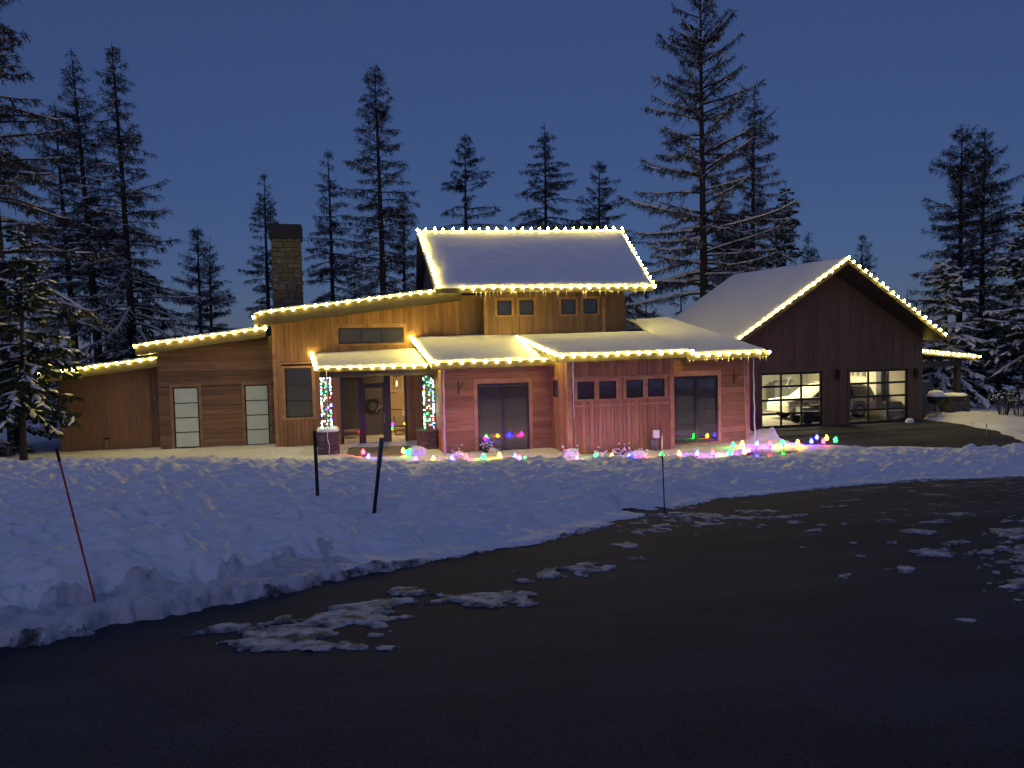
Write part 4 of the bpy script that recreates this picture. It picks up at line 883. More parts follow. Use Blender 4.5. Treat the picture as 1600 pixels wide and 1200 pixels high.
# wreath on the front door
p = P(583, 636, YD - 0.11); t = thing('wreath', p, 'dark evergreen wreath with pale ribbon hanging on the glass front door', 'wreath'); b = MB()
for k in range(420):
    a = random.random() * 6.283; r = 0.26 + random.gauss(0, 0.045); c = p + Vector((r * math.cos(a), random.uniform(-0.05, 0.05), r * math.sin(a))); d = Vector((random.gauss(0, 1) + math.cos(a + 1), random.gauss(0, 0.6), random.gauss(0, 1) + math.sin(a + 1))).normalized() * 0.09; q = d.orthogonal().normalized() * 0.014; b.add([c - q, c + q, c + d], [(0, 1, 2)])
b.tube([p + Vector((0.25 * math.cos(k * 0.314), 0, 0.25 * math.sin(k * 0.314))) for k in range(21)], 0.05, 6); b.build('greenery', M['greenwreath'], t)
b = MB(); b.tube([p + Vector((0.1, -0.08, -0.22)), p + Vector((0.17, -0.1, -0.1)), p + Vector((0.26, -0.09, 0.02)), p + Vector((0.24, -0.09, 0.16))], 0.022, 5); b.tube([p + Vector((0.17, -0.1, -0.1)), p + Vector((0.32, -0.1, -0.02)), p + Vector((0.34, -0.1, 0.08))], 0.018, 5); b.build('ribbon', M['pale'], t)
# entry furniture
p = P(620, 597, YD + 1.4); t = thing('pendant_lantern', p, 'black iron lantern hanging inside the right sidelight', 'lantern'); b = MB()
for q in ((-0.14, 0), (0.14, 0), (0, -0.14), (0, 0.14)): b.tube([p + Vector((q[0], q[1], -0.3)), p + Vector((q[0], q[1], 0.25)), p + Vector((0, 0, 0.4))], 0.014, 4)
for z in (-0.3, 0.25): b.tube([p + Vector((0.14 * math.cos(k * 1.571), 0.14 * math.sin(k * 1.571), z)) for k in range(5)], 0.014, 4)
b.tube([p + Vector((0, 0, 0.4)), Vector((p.x, p.y, 2.9))], 0.012, 4); b.build('cage', M['black'], t)
b = MB(); b.lathe(p + Vector((0, 0, -0.2)), [(0.02, 0), (0.035, 0.1), (0.03, 0.22), (0.005, 0.3)], 8); b.build('candle', emit('candle_glow', (1, 0.6, 0.25), 6), t)
la = bpy.data.lights.new('entry_lamp', 'POINT'); la.energy = 110; la.color = (1, 0.66, 0.33); la.shadow_soft_size = 0.15
lo = bpy.data.objects.new('lamp', la); col.objects.link(lo); lo.parent = t; lo.location = (0.2, 0.4, -0.05)
p = P(626, 690, YD + 2.4); p.z = 0; t = thing('dining_chair', p, 'pale wooden chair standing inside the right sidelight', 'chair'); 
b = MB(); b.box(p.x - 0.24, p.x + 0.24, p.y - 0.24, p.y + 0.24, 0.43, 0.48); b.build('seat', M['pale'], t)
for sx in (-1, 1):
    b = MB(); b.tube([p + Vector((sx * 0.21, -0.2, 0)), p + Vector((sx * 0.2, -0.2, 0.43))], 0.022, 6); b.build('leg', M['pale'], t); b = MB(); b.tube([p + Vector((sx * 0.21, 0.22, 0)), p + Vector((sx * 0.2, 0.22, 0.5)), p + Vector((sx * 0.19, 0.27, 1.0))], 0.022, 6); b.build('leg', M['pale'], t)
b = MB(); b.box(p.x - 0.2, p.x + 0.2, p.y + 0.23, p.y + 0.27, 0.72, 1.0); b.build('backrest', M['pale'], t)
p = P(545, 690, YD + 2.2); p.z = 0; t = thing('hall_bench', p, 'low dark bench inside the left sidelight', 'bench'); b = MB(); b.box(p.x - 0.6, p.x + 0.6, p.y - 0.2, p.y + 0.2, 0.42, 0.5); b.build('seat', M['pale'], t)
for sx in (-0.5, 0.5): b = MB(); b.box(p.x + sx - 0.04, p.x + sx + 0.04, p.y - 0.18, p.y + 0.18, 0, 0.42); b.build('leg', M['chair'], t)
p = P(633, 690, YD + 3.4); p.z = 0; t = thing('console_table', p, 'narrow console table against the tan wall inside the entry', 'table'); b = MB(); b.box(p.x - 0.5, p.x + 0.5, p.y - 0.2, p.y + 0.2, 0.82, 0.88); b.build('top', M['chair'], t)
for sx in (-0.45, 0.45): b = MB(); b.box(p.x + sx - 0.03, p.x + sx + 0.03, p.y - 0.18, p.y + 0.18, 0, 0.82); b.build('leg', M['chair'], t)
b = MB(); b.box(p.x - 0.1, p.x + 0.35, p.y - 0.02, p.y + 0.02, 0.9, 1.3); tag(b.build('picture_box', M['white']), 'white square box standing on the console table in the entry', 'box')

# fence posts, markers
def tpost(x0, y0, x1, y1, lab, sleeve=False):
    base = T(x0, y0, 0.24); s = (base - CAM).dot(fwd); top = S(x1, y1, s); base = base - (top - base).normalized() * 0.3
    t = thing('fence_post', base, lab, 'metal post', 'studded metal posts in the snowy lawn'); d = (top - base).normalized(); a = Vector((1, 0, 0)); a = (a - d * a.dot(d)).normalized(); n = a.cross(d)
    def bx(b, w0, w1, n0, n1, z0, z1): b.hexa([base + d * z1 + a * i + n * j for i, j in ((w0, n0), (w1, n0), (w1, n1), (w0, n1))], [base + d * z0 + a * i + n * j for i, j in ((w0, n0), (w1, n0), (w1, n1), (w0, n1))])
    L = (top - base).length
    b = MB(); bx(b, -0.023, 0.023, -0.006, 0.006, 0, L); bx(b, -0.006, 0.006, 0.006, 0.04, 0, L); b.build('shaft', M['black'], t)
    b = MB()
    for k in range(int(L / 0.055)): bx(b, -0.012, 0.012, -0.018, -0.006, 0.05 + k * 0.055, 0.075 + k * 0.055)
    b.build('studs', M['black'], t)
    if sleeve: b = MB(); b.tube([top - d * 0.38, top + d * 0.02], 0.031, 8); b.build('sleeve', M['grey'], t)
tpost(497, 790, 491.5, 673, 'dark studded metal post leaning slightly left in the snow before the porch'); tpost(585, 798, 596.5, 686, 'dark studded metal post with grey sleeve leaning right in the snow before the front door', True)
def marker(x0, y0, x1, y1, mat, lab, r=0.0085, cap='black'):
    base = T(x0, y0, 0.32 if x0 < 300 else 0.1); s = (base - CAM).dot(fwd); top = S(x1, y1, s + (0.4 if x0 < 300 else 0)); t = thing('driveway_marker', base, lab, 'marker rod', 'thin marker rods along the driveway edge'); d = (top - base).normalized()
    b = MB(); b.tube([base - d * 0.3, top], r, 6); b.build('rod', M[mat], t); b = MB(); b.tube([top - d * 0.12, top + d * 0.01], r * 1.45, 6); b.build('cap', M[cap], t)
marker(135, 886, 88, 701, 'red', 'thin red driveway marker rod leaning left in the snow at the left'); marker(1038, 789, 1035, 708, 'black', 'thin dark driveway marker rod at the snow edge before the utility post', 0.009)
marker(1541, 676, 1541.5, 663, 'steel', 'short grey marker rod in the snow right of the garage', 0.012)

# ------------------------------------------------------------------ inside the garage
def car(cx, cy, lab):
    """white SUV seen from its side, nose to the left"""
    t = thing('parked_car', (cx, cy, 0), lab, 'car'); Wc = 1.95; K = 1.08
    prof = [(-2.38, 0.42), (-2.40, 0.75), (-2.32, 1.02), (-1.2, 1.14), (-0.45, 1.68), (0.1, 1.80), (1.6, 1.78), (2.15, 1.60), (2.36, 1.10), (2.38, 0.75), (2.34, 0.42)]
    b = MB(); ys = [(-1.0, 0.86), (-0.9, 0.97), (-0.5, 1.0), (0.5, 1.0), (0.9, 0.97), (1.0, 0.86)]; vs = []
    for fy, sc in ys:
        for x, z in prof:
            tuck = 0.14 * max(0, (z - 1.05)) / 0.75; vs.append((cx + K * x * (0.985 if abs(fy) == 1 else 1), cy + fy * Wc / 2 * (1 - tuck), (z - 0.42) * (sc if z > 1.7 else 1) + 0.42 - (0.02 if abs(fy) == 1 else 0)))
    n = len(prof); fs = [(i * n + k, i * n + (k + 1) % n, (i + 1) * n + (k + 1) % n, (i + 1) * n + k) for i in range(len(ys) - 1) for k in range(n)] + [tuple(range(n - 1, -1, -1)), tuple((len(ys) - 1) * n + k for k in range(n))]
    b.add(vs, fs); b.build('body', plain('white_car_paint', (0.78, 0.74, 0.66), 0.25), t)
    def side(z): return -Wc / 2 * (1 - 0.14 * max(0, z - 1.05) / 0.75) - 0.012
    for poly in ([(-1.0, 1.16), (-0.42, 1.58), (0.2, 1.66), (0.2, 1.16)], [(0.28, 1.16), (0.28, 1.66), (1.1, 1.66), (1.1, 1.16)], [(1.18, 1.16), (1.18, 1.65), (1.75, 1.58), (2.05, 1.2)]):
        w = MB(); f = [Vector((cx + K * x, cy + side(z), z)) for x, z in poly]; w.hexa(f, [p + Vector((0, 0.02, 0)) for p in f]); w.build('side_window', M['pane'], t)
    for x in (-1.5 * K, 1.45 * K):
        for s in (-1, 1):
            c = Vector((cx + x, cy + s * (Wc / 2 - 0.12), 0.38)); w = MB(); w.lathe(c - Vector((0, 0.13, 0)), [(0.24, 0.0), (0.38, 0.0), (0.385, 0.05), (0.385, 0.21), (0.38, 0.26), (0.24, 0.26)], 22, axis=(0, 1, 0)); wh = w.build('wheel', M['rubber'], t)
            r = MB(); r.lathe(c + Vector((0, s * 0.132 - 0.01, 0)), [(0.02, 0), (0.22, 0), (0.235, 0.02), (0.02, 0.02)], 14, axis=(0, 1, 0))
            for k in range(5): a = k * 1.2566; r.tube([c + Vector((0.04 * math.cos(a), s * 0.15, 0.04 * math.sin(a))), c + Vector((0.22 * math.cos(a), s * 0.15, 0.22 * math.sin(a)))], 0.03, 4)
            r.build('rim', M['steel'], wh)
        a = MB(); pts = [Vector((cx + x + 0.45 * math.cos(q * math.pi / 8), cy - Wc / 2 - 0.01, 0.4 + 0.45 * math.sin(q * math.pi / 8))) for q in range(9)]; a.tube(pts, 0.035, 5); a.build('wheel_arch', M['black'], t)
    for z, y0 in ((0.72, 0.82), (0.98, 1.0)): h = MB(); h.tube([(cx - 1.0, cy + side(1) - 0.005, z), (cx + 1.0, cy + side(1) - 0.005, z)], 0.012, 4); h.build('door_seam', M['grey'], t)
    for x in (0.24 * K, 1.14 * K): h = MB(); h.tube([(cx + x, cy + side(1) - 0.003, 0.5), (cx + x, cy + side(1) - 0.003, 1.12)], 0.008, 4); h.build('door_seam', M['grey'], t)
    for x in (0.08, 0.98): h = MB(); h.box(cx + x - 0.12, cx + x + 0.08, cy + side(1) - 0.03, cy + side(1) - 0.002, 1.0, 1.035); h.build('door_handle', M['grey'], t)
    h = MB(); h.box(cx - 0.95, cx - 0.8, cy - Wc / 2 - 0.2, cy - Wc / 2 - 0.02, 1.12, 1.28); h.build('mirror', M['black'], t)
    h = MB(); h.box(cx - 2.36 * K, cx - 2.12 * K, cy - Wc / 2 + 0.02, cy - Wc / 2 + 0.3, 0.82, 0.98); h.build('headlight', M['ice'], t)
    h = MB(); h.box(cx + 2.2 * K, cx + 2.385 * K, cy - Wc / 2 + 0.02, cy - Wc / 2 + 0.25, 0.85, 1.1); h.build('tail_light', M['red'], t)
    for s in (-1, 1): h = MB(); h.tube([(cx - 0.1, cy + s * 0.65, 1.83), (cx + 0.0, cy + s * 0.65, 1.87), (cx + 1.5, cy + s * 0.65, 1.86), (cx + 1.6, cy + s * 0.65, 1.81)], 0.02, 5); h.build('roof_rail', M['steel'], t)
p0, p1 = P(1231, 640, YG + 2.25), P(1372, 640, YG + 2.25)
car((p0.x + p1.x) / 2, YG + 3.25, 'white sport utility car parked sideways inside the garage behind both doors')
def quad_bike(cx, cy, lab):
    t = thing('quad_bike', (cx, cy, 0), lab, 'quad bike')
    for x, y in ((-0.55, -0.45), (0.55, -0.45), (-0.55, 0.45), (0.55, 0.45)):
        c = Vector((cx + x, cy + y, 0.31)); w = MB(); w.lathe(c - Vector((0, 0.12, 0)), [(0.15, 0), (0.28, 0.0), (0.31, 0.05), (0.31, 0.19), (0.28, 0.24), (0.15, 0.24)], 18, axis=(0, 1, 0)); wh = w.build('wheel', M['rubber'], t); r = MB(); r.lathe(c - Vector((0, 0.1, 0)), [(0.02, 0), (0.15, 0.01), (0.15, 0.2), (0.02, 0.21)], 10, axis=(0, 1, 0)); r.build('rim', M['steel'], wh)
        f = MB(); f.tube([c + Vector((0.38 * math.cos(q * 0.5), 0, 0.40 * math.sin(q * 0.5))) for q in range(1, 6)], 0.05, 5); f.build('fender', M['grey'], t)
    b = MB(); b.hexa([Vector((cx + x, cy + y, z)) for x, y, z in ((-0.6, -0.2, 0.8), (0.1, -0.2, 0.78), (0.1, 0.2, 0.78), (-0.6, 0.2, 0.8))], [Vector((cx + x, cy + y, z)) for x, y, z in ((-0.75, -0.25, 0.4), (0.6, -0.25, 0.35), (0.6, 0.25, 0.35), (-0.75, 0.25, 0.4))]); b.build('body', M['grey'], t)
    b = MB(); b.hexa([Vector((cx + x, cy + y, z)) for x, y, z in ((-0.05, -0.15, 0.88), (0.6, -0.18, 0.9), (0.6, 0.18, 0.9), (-0.05, 0.15, 0.88))], [Vector((cx + x, cy + y, z)) for x, y, z in ((-0.1, -0.18, 0.72), (0.65, -0.2, 0.72), (0.65, 0.2, 0.72), (-0.1, 0.18, 0.72))]); b.build('seat', M['chair'], t)
    b = MB(); b.tube([(cx - 0.45, cy - 0.38, 1.08), (cx - 0.4, cy - 0.15, 1.06), (cx - 0.45, cy, 0.9), (cx - 0.4, cy + 0.15, 1.06), (cx - 0.45, cy + 0.38, 1.08)], 0.02, 6); b.build('handlebar', M['black'], t)
    b = MB()
    for k in range(5): b.tube([(cx - 0.9 + k * 0.12, cy - 0.35, 0.86), (cx - 0.9 + k * 0.12, cy + 0.35, 0.86)], 0.012, 4)
    b.tube([(cx - 0.92, cy - 0.35, 0.86), (cx - 0.4, cy - 0.35, 0.86)], 0.012, 4); b.build('rack', M['black'], t)
    b = MB(); b.box(cx - 0.78, cx - 0.7, cy - 0.2, cy + 0.1, 0.45, 0.8); b.build('front_panel', M['white'], t)
p = P(1268, 655, YG + 1.1); quad_bike(p.x, YG + 1.1, 'dark quad bike with knobbly tyres behind the left garage door')
def simple(name, x0, x1, y0, y1, Y, dep, mat, lab, cat, door=None):
    a, c = P(x0, y1, Y), P(x1, y0, Y); zb = max(min(a.z, c.z), 0.0); t = thing(name, ((a.x + c.x) / 2, Y, zb), lab, cat); b = MB(); b.box(a.x, c.x, Y, Y + dep, zb, max(a.z, c.z)); b.build('carcass', M[mat], t)
    if door:
        n = door
        for k in range(n):
            w = (c.x - a.x) / n; d = MB(); d.box(a.x + k * w + 0.015, a.x + (k + 1) * w - 0.015, Y - 0.02, Y - 0.001, zb + 0.05, max(a.z, c.z) - 0.03); d.build('door', M[mat], t)
            hd = MB(); hd.box(a.x + (k + 0.85) * w - 0.01, a.x + (k + 0.85) * w + 0.01, Y - 0.05, Y - 0.021, (zb + a.z + c.z) / 2 * 0 + zb + (max(a.z, c.z) - zb) * 0.5, zb + (max(a.z, c.z) - zb) * 0.65); hd.build('handle', M['steel'], t)
    return t, a, c
t, a, c = simple('tool_cabinet', 1210.5, 1236, 597, 645, YG + GD - 0.9, 0.6, 'grey', 'tall dark grey cabinet at the back of the garage left of the white car', 'cabinet', 2)
k_ = MB(); m0 = Vector(((a.x + c.x) / 2 + 0.25, YG + GD - 0.93, 1.55))
for q in (((0, 0), (0.12, 0.3)), ((0, 0), (0.22, -0.3)), ((0, 0), (-0.2, -0.2)), ((0.12, 0.3), (0, 0.45)), ((0.12, 0.3), (0.25, 0.42))): k_.tube([m0 + Vector((q[0][0], 0, q[0][1])), m0 + Vector((q[1][0], 0, q[1][1]))], 0.02, 4)
tag(k_.build('antler', M['white']), 'white branching antler hanging on the dark cabinet in the garage', 'antler')
simple('wall_shelf', 1214, 1240, 594, 597.5, YG + GD - 0.4, 0.35, 'grey', 'grey wall shelf above the dark cabinet in the garage', 'shelf', 0)
simple('storage_locker', 1376.5, 1389, 577, 637, YG + 2.2, 0.35, 'grey', 'tall blue-grey locker at the back of the garage right of the white car', 'locker', 1)
simple('workbench', 1385, 1413, 627, 640, YG + 1.15, 0.6, 'grey', 'grey workbench behind the right edge of the right garage door', 'workbench', 2)
simple('storage_bin', 1386.5, 1414, 641, 659, YG + 0.35, 0.6, 'grey', 'dark grey low box just inside the right garage door', 'bin', 1)
simple('yellow_bin', 1374, 1383, 642, 655, YG + 1.3, 0.35, 'yellow', 'yellow bin on the garage floor behind the right door', 'bin', 1)
simple('wooden_crate', 1360, 1372, 647, 652.5, YG + 1.5, 0.35, 'pale', 'low pale wooden crate beside the yellow bin in the garage', 'crate', 0)
XW = gx1 - 0.2
def onright(px, py): d = ray(px, py); return CAM + d * (XW / d.x)
a, c = onright(1329, 588), onright(1353, 579.5); t = thing('picture_board', (XW - 0.03, (a.y + c.y) / 2, a.z), 'framed board of dark shapes on the garage wall above the car roof', 'picture')
b = MB(); b.box(XW - 0.05, XW - 0.003, min(a.y, c.y), max(a.y, c.y), a.z, c.z); b.build('frame', M['pale'], t)
for k in range(3): w = abs(c.y - a.y) / 3; y0 = min(a.y, c.y) + k * w; b = MB(); b.box(XW - 0.07, XW - 0.051, y0 + 0.08 * w, y0 + 0.62 * w, a.z + 0.05, c.z - 0.05); b.build('dark_shape', M['grey'], t)

# ------------------------------------------------------------------ lean-to at the right of the garage
YL = YG + 0.7
lt = thing('lean_to', (gx1 + 0.3, YL, 0), 'open lean-to shelter with dark post and lit snowy roof at the right of the garage', 'shelter')
a, c = P(1440, 547, YL), P(1530, 555.5, YL)
RL = roof(lt, [a, c, c + Vector((0, 4.5, 0)), a + Vector((0, 4.5, 0))], 0.22, 0.12, nu=40, nv=16, seed=15)
b = MB(); q = P(1440, 565, YL + 0.3); q2 = P(1503, 567, YL + 0.3); b.box(gx1 + 0.03, q2.x, YL + 0.3, YL + 0.5, q2.z - 0.15, q2.z + 0.12); b.build('beam', M['fascia'], lt)
b = MB(); pL = P(1498, 620, YL + 0.3).x; b.box(pL - 0.1, pL + 0.12, YL + 0.3, YL + 0.52, 0, q2.z - 0.152); b.build('post', M['fascia'], lt)
strand('warm string lights along the low lean-to roof at the far right', [a, c], off=Vector((0, -0.05, 0.0)), spacing=0.33)
def heap(name, cx, cy, z, rx, ry, h, mat, parent=None, lab=None, cat=None, seed=0, n=14, group=None):
    b = MB(); vs = []; N = 22; rings = 7
    for i in range(rings):
        q = i / (rings - 1); r = math.cos(q * math.pi / 2) ** 0.7; zz = math.sin(q * math.pi / 2)
        for k in range(N):
            t = 2 * math.pi * k / N; w = 1 + 0.22 * mnoise.noise(Vector((math.cos(t) * 1.7 + seed, math.sin(t) * 1.7, q * 2.5 + seed))); vs.append((cx + rx * r * w * math.cos(t), cy + ry * r * w * math.sin(t), z + h * zz * (1 + 0.2 * mnoise.noise(Vector((math.cos(t) + seed, math.sin(t), 3 + seed))))))
    b.add(vs, [(i * N + k, i * N + (k + 1) % N, (i + 1) * N + (k + 1) % N, (i + 1) * N + k) for i in range(rings - 1) for k in range(N)] + [tuple((rings - 1) * N + k for k in range(N))]); o = b.build(name, M[mat], parent, smooth=True)
    if lab: tag(o, lab, cat, group)
    return o
# outdoor kitchen counter, grill, covered stack
a, c = P(1482, 620, YL - 0.2), P(1519, 620, YL - 0.2); zt = a.z
t = thing('stone_counter', ((a.x + c.x) / 2, YL, 0), 'dark stone counter with a thick cap of snow under the lean-to', 'counter'); b = MB(); b.box(a.x + 0.1, c.x - 0.1, YL - 0.15, YL + 0.6, -0.1, zt - 0.08); base = b.build('base', M['mortar'], t); stones(base, a.x + 0.1, c.x - 0.1, YL - 0.15, YL + 0.6, -0.05, zt - 0.09, 5, 3.5)
b = MB(); b.box(a.x, c.x, YL - 0.22, YL + 0.68, zt - 0.078, zt); b.build('worktop', M['stone_b'], t); heap('snow_cap', (a.x + c.x) / 2, YL + 0.22, zt + 0.003, (c.x - a.x) / 2 * 1.02, 0.46, 0.16, 'snow', t, seed=3)
p = P(1462, 640, YL - 0.5); t = thing('grill', (p.x, p.y, 0), 'snow topped grill on a pedestal beside the garage corner', 'grill'); zt = P(1462, 619, YL - 0.5).z
b = MB(); b.lathe((p.x, p.y, zt - 0.45), [(0.12, 0), (0.32, 0.12), (0.38, 0.3), (0.38, 0.42), (0.3, 0.45)], 16); b.build('bowl', M['black'], t); b = MB()
for q in range(3): an = q * 2.094; b.tube([(p.x + 0.1 * math.cos(an), p.y + 0.1 * math.sin(an), zt - 0.42), (p.x + 0.35 * math.cos(an), p.y + 0.35 * math.sin(an), -0.05)], 0.03, 6)
b.build('legs', M['steel'], t); b = MB(); b.lathe((p.x, p.y, 0.28), [(0.28, 0), (0.28, 0.03), (0.02, 0.03)], 14); b.build('shelf', M['steel'], t); heap('snow_cap', p.x, p.y, zt + 0.002, 0.44, 0.4, 0.3, 'snow', t, seed=8)
a, c = P(1440, 620, YL + 1.5), P(1461, 596, YL + 1.5); t = thing('covered_stack', ((a.x + c.x) / 2, YL + 1.5, 0), 'tarp covered stack with flat snow top just behind the garage corner', 'covered stack'); b = MB(); b.hexa([Vector((x, y, c.z)) for x, y in ((a.x, YL + 1.5), (c.x - 0.12, YL + 1.5), (c.x - 0.12, YL + 2.6), (a.x, YL + 2.6))], [Vector((x, y, -0.05)) for x, y in ((a.x, YL + 1.4), (c.x + 0.1, YL + 1.4), (c.x + 0.1, YL + 2.7), (a.x, YL + 2.7))]); b.build('tarp', M['grey'], t)
b = MB()
for k in range(3): zz_ = c.z * (0.3 + 0.25 * k); b.tube([(a.x, YL + 1.44, zz_ ), (c.x, YL + 1.44, zz_ - 0.03)], 0.03, 5)
b.build('straps', M['steel'], t); heap('snow_cap', (a.x + c.x) / 2 - 0.05, YL + 2.05, c.z + 0.002, (c.x - a.x) / 2, 0.55, 0.14, 'snow', t, seed=12)

p = G(1419, 659, 0.0); heap('snow_clump', p.x, p.y - 0.1, -0.02, 0.22, 0.18, 0.2, 'snow', None, 'small snow heap on the ground at the right end of the right garage door', 'snow heap', seed=21)
# ------------------------------------------------------------------ vegetation
def seg_faces(P0, P1, R0, R1, sides):
    D = P1 - P0; L = np.linalg.norm(D, axis=1, keepdims=True) + 1e-9; D = D / L
    ref = np.where(np.abs(D[:, 2:3]) > 0.9, np.array([[1.0, 0, 0]]), np.array([[0, 0, 1.0]])); A = np.cross(D, ref); A /= np.linalg.norm(A, axis=1, keepdims=True) + 1e-9; B = np.cross(D, A)
    vs = []
    for k in range(sides):
        t = 2 * math.pi * k / sides; o = A * math.cos(t) + B * math.sin(t); vs.append(P0 + o * R0[:, None]); vs.append(P1 + o * R1[:, None])
    V = np.stack(vs, 1).reshape(-1, 3); n = len(P0); base = (np.arange(n) * sides * 2)[:, None]
    Q = np.concatenate([base + np.array([[2 * k, 2 * ((k + 1) % sides), 2 * ((k + 1) % sides) + 1, 2 * k + 1]]) for k in range(sides)], 0) if sides > 2 else base + np.array([[0, 2, 3, 1]])
    return V, Q
class Geo:
    def __init__(g): g.V = []; g.Q = []; g.m = []; g.n = 0
    def segs(g, P0, P1, R0, R1, sides, mi):
        if len(P0) == 0: return
        R0 = np.broadcast_to(R0, len(P0)); R1 = np.broadcast_to(R1, len(P0)); V, Q = seg_faces(P0, P1, R0, R1, sides); g.V.append(V); g.Q.append(Q + g.n); g.m.append(np.full(len(Q), mi)); g.n += len(V)
    def flat(g, P0, P1, side, mi):      # quads with given half-width vectors
        V = np.stack([P0 - side * 0.35, P0 + side * 0.35, P1 + side, P1 - side], 1).reshape(-1, 3); Q = np.arange(len(P0) * 4).reshape(-1, 4); g.V.append(V); g.Q.append(Q + g.n); g.m.append(np.full(len(Q), mi)); g.n += len(V)
    def lumps(g, C, D, L, W, H, mi):    # stretched octahedra (as quads with doubled tip)
        D = D / (np.linalg.norm(D, axis=1, keepdims=True) + 1e-9); Z = np.array([[0, 0, 1.0]]); A = np.cross(D, Z); A /= np.linalg.norm(A, axis=1, keepdims=True) + 1e-9; Z = np.cross(A, D)
        a, b_, w, w2, t, u = C + D * L[:, None], C - D * L[:, None], C + A * W[:, None], C - A * W[:, None], C + Z * H[:, None], C - Z * H[:, None] * 0.35
        m1 = C + D * L[:, None] * 0.55 + Z * H[:, None] * 0.75; m2 = C - D * L[:, None] * 0.55 + Z * H[:, None] * 0.75
        V = np.stack([a, b_, w, w2, m1, m2, u], 1).reshape(-1, 3); base = (np.arange(len(C)) * 7)[:, None]
        Q = np.concatenate([base + np.array([q]) for q in ([2, 0, 4, 5], [3, 1, 5, 4], [1, 2, 5, 5], [0, 3, 4, 4], [0, 2, 6, 6], [2, 1, 6, 6], [1, 3, 6, 6], [3, 0, 6, 6])], 0)
        g.V.append(V); g.Q.append(Q + g.n); g.m.append(np.full(len(Q), mi)); g.n += len(V)
    def mesh(g, name, mats, smooth=False):
        V = np.concatenate(g.V); Q = np.concatenate(g.Q); mi = np.concatenate(g.m)
        tri = Q[:, 2] == Q[:, 3]
        # split triangles from quads: build with explicit loops
        me = bpy.data.meshes.new(name); me.vertices.add(len(V)); me.vertices.foreach_set('co', V.astype(np.float32).ravel())
        q4, q3 = Q[~tri], Q[tri][:, :3]; loops = np.concatenate([q4.ravel(), q3.ravel()]).astype(np.int32)
        starts = np.concatenate([np.arange(len(q4)) * 4, len(q4) * 4 + np.arange(len(q3)) * 3]).astype(np.int32)
        me.loops.add(len(loops)); me.loops.foreach_set('vertex_index', loops); me.polygons.add(len(starts)); me.polygons.foreach_set('loop_start', starts)
        for mt in mats: me.materials.append(mt)
        me.polygons.foreach_set('material_index', np.concatenate([mi[~tri], mi[tri]]).astype(np.int32))
        if smooth: me.polygons.foreach_set('use_smooth', np.ones(len(starts), bool))
        me.update(calc_edges=True); return me
def branch_set(r, H, b0, R, dens, e_top, e_bot, droop, upturn, power=0.8, npt=7, irregular=0.35, lean=(0, 0)):
    n = int(dens * H * (1 - b0)); rel = np.sort(r.random(n) ** 0.9); h = H * b0 + (H * 0.985 - H * b0) * rel; az = np.arange(n) * 2.39996 + r.normal(0, 0.5, n)
    L = R * ((1 - rel) ** power) * (1 - irregular + 2 * irregular * r.random(n) ** 1.2) * (0.55 + 0.45 * sstep(rel / 0.18)) + 0.18
    el = np.radians(e_bot + (e_top - e_bot) * rel ** 0.8 + r.normal(0, 7, n)); t = np.linspace(0, 1, npt)[None]
    hor = L[:, None] * t * np.cos(el)[:, None]; dr = droop * (1 - 0.6 * rel)[:, None] * (0.6 + 0.8 * r.random(n))[:, None]
    ver = L[:, None] * (np.sin(el)[:, None] * t - dr * t ** 2 + upturn * t ** 4)
    wob = (r.normal(0, 0.10, n))[:, None] * L[:, None] * t ** 2
    ca, sa = np.cos(az)[:, None], np.sin(az)[:, None]
    X = hor * ca - wob * sa + lean[0] * h[:, None] ** 1.0; Y = hor * sa + wob * ca + lean[1] * h[:, None]; Z = h[:, None] + ver
    return np.stack([X, Y, Z], -1), L, rel, az
def twigs_on(r, B, L, per_m, tmin=0.15):
    cnt = np.maximum((L * per_m).astype(int), 2); bi = np.repeat(np.arange(len(L)), cnt); t = tmin + (1 - tmin) * r.random(len(bi)); npt = B.shape[1]
    f = t * (npt - 1); i = np.minimum(f.astype(int), npt - 2); w = (f - i)[:, None]; p = B[bi, i] * (1 - w) + B[bi, i + 1] * w; d = B[bi, i + 1] - B[bi, i]; d = d / (np.linalg.norm(d, axis=1, keepdims=True) + 1e-9)
    side = np.cross(d, np.array([[0, 0, 1.0]])); side /= np.linalg.norm(side, axis=1, keepdims=True) + 1e-9
    return bi, t, p, d, side
def trunk_mesh(r, H, r0, lean, mats=None):
    g = MB(); n = 9; k = 12; ph = r.random() * 6
    g.tube([Vector((lean[0] * H * q + 0.05 * math.sin(q * 5 + ph) * q, lean[1] * H * q, H * q - 0.3 * (1 - q))) for q in np.linspace(0, 1, k)], [max(r0 * (1 - q) ** 0.85 + 0.012, 0.012) * (1.25 if q == 0 else 1) for q in np.linspace(0, 1, k)], 8)
    return g.mesh('trunk', M['bark'], smooth=True)
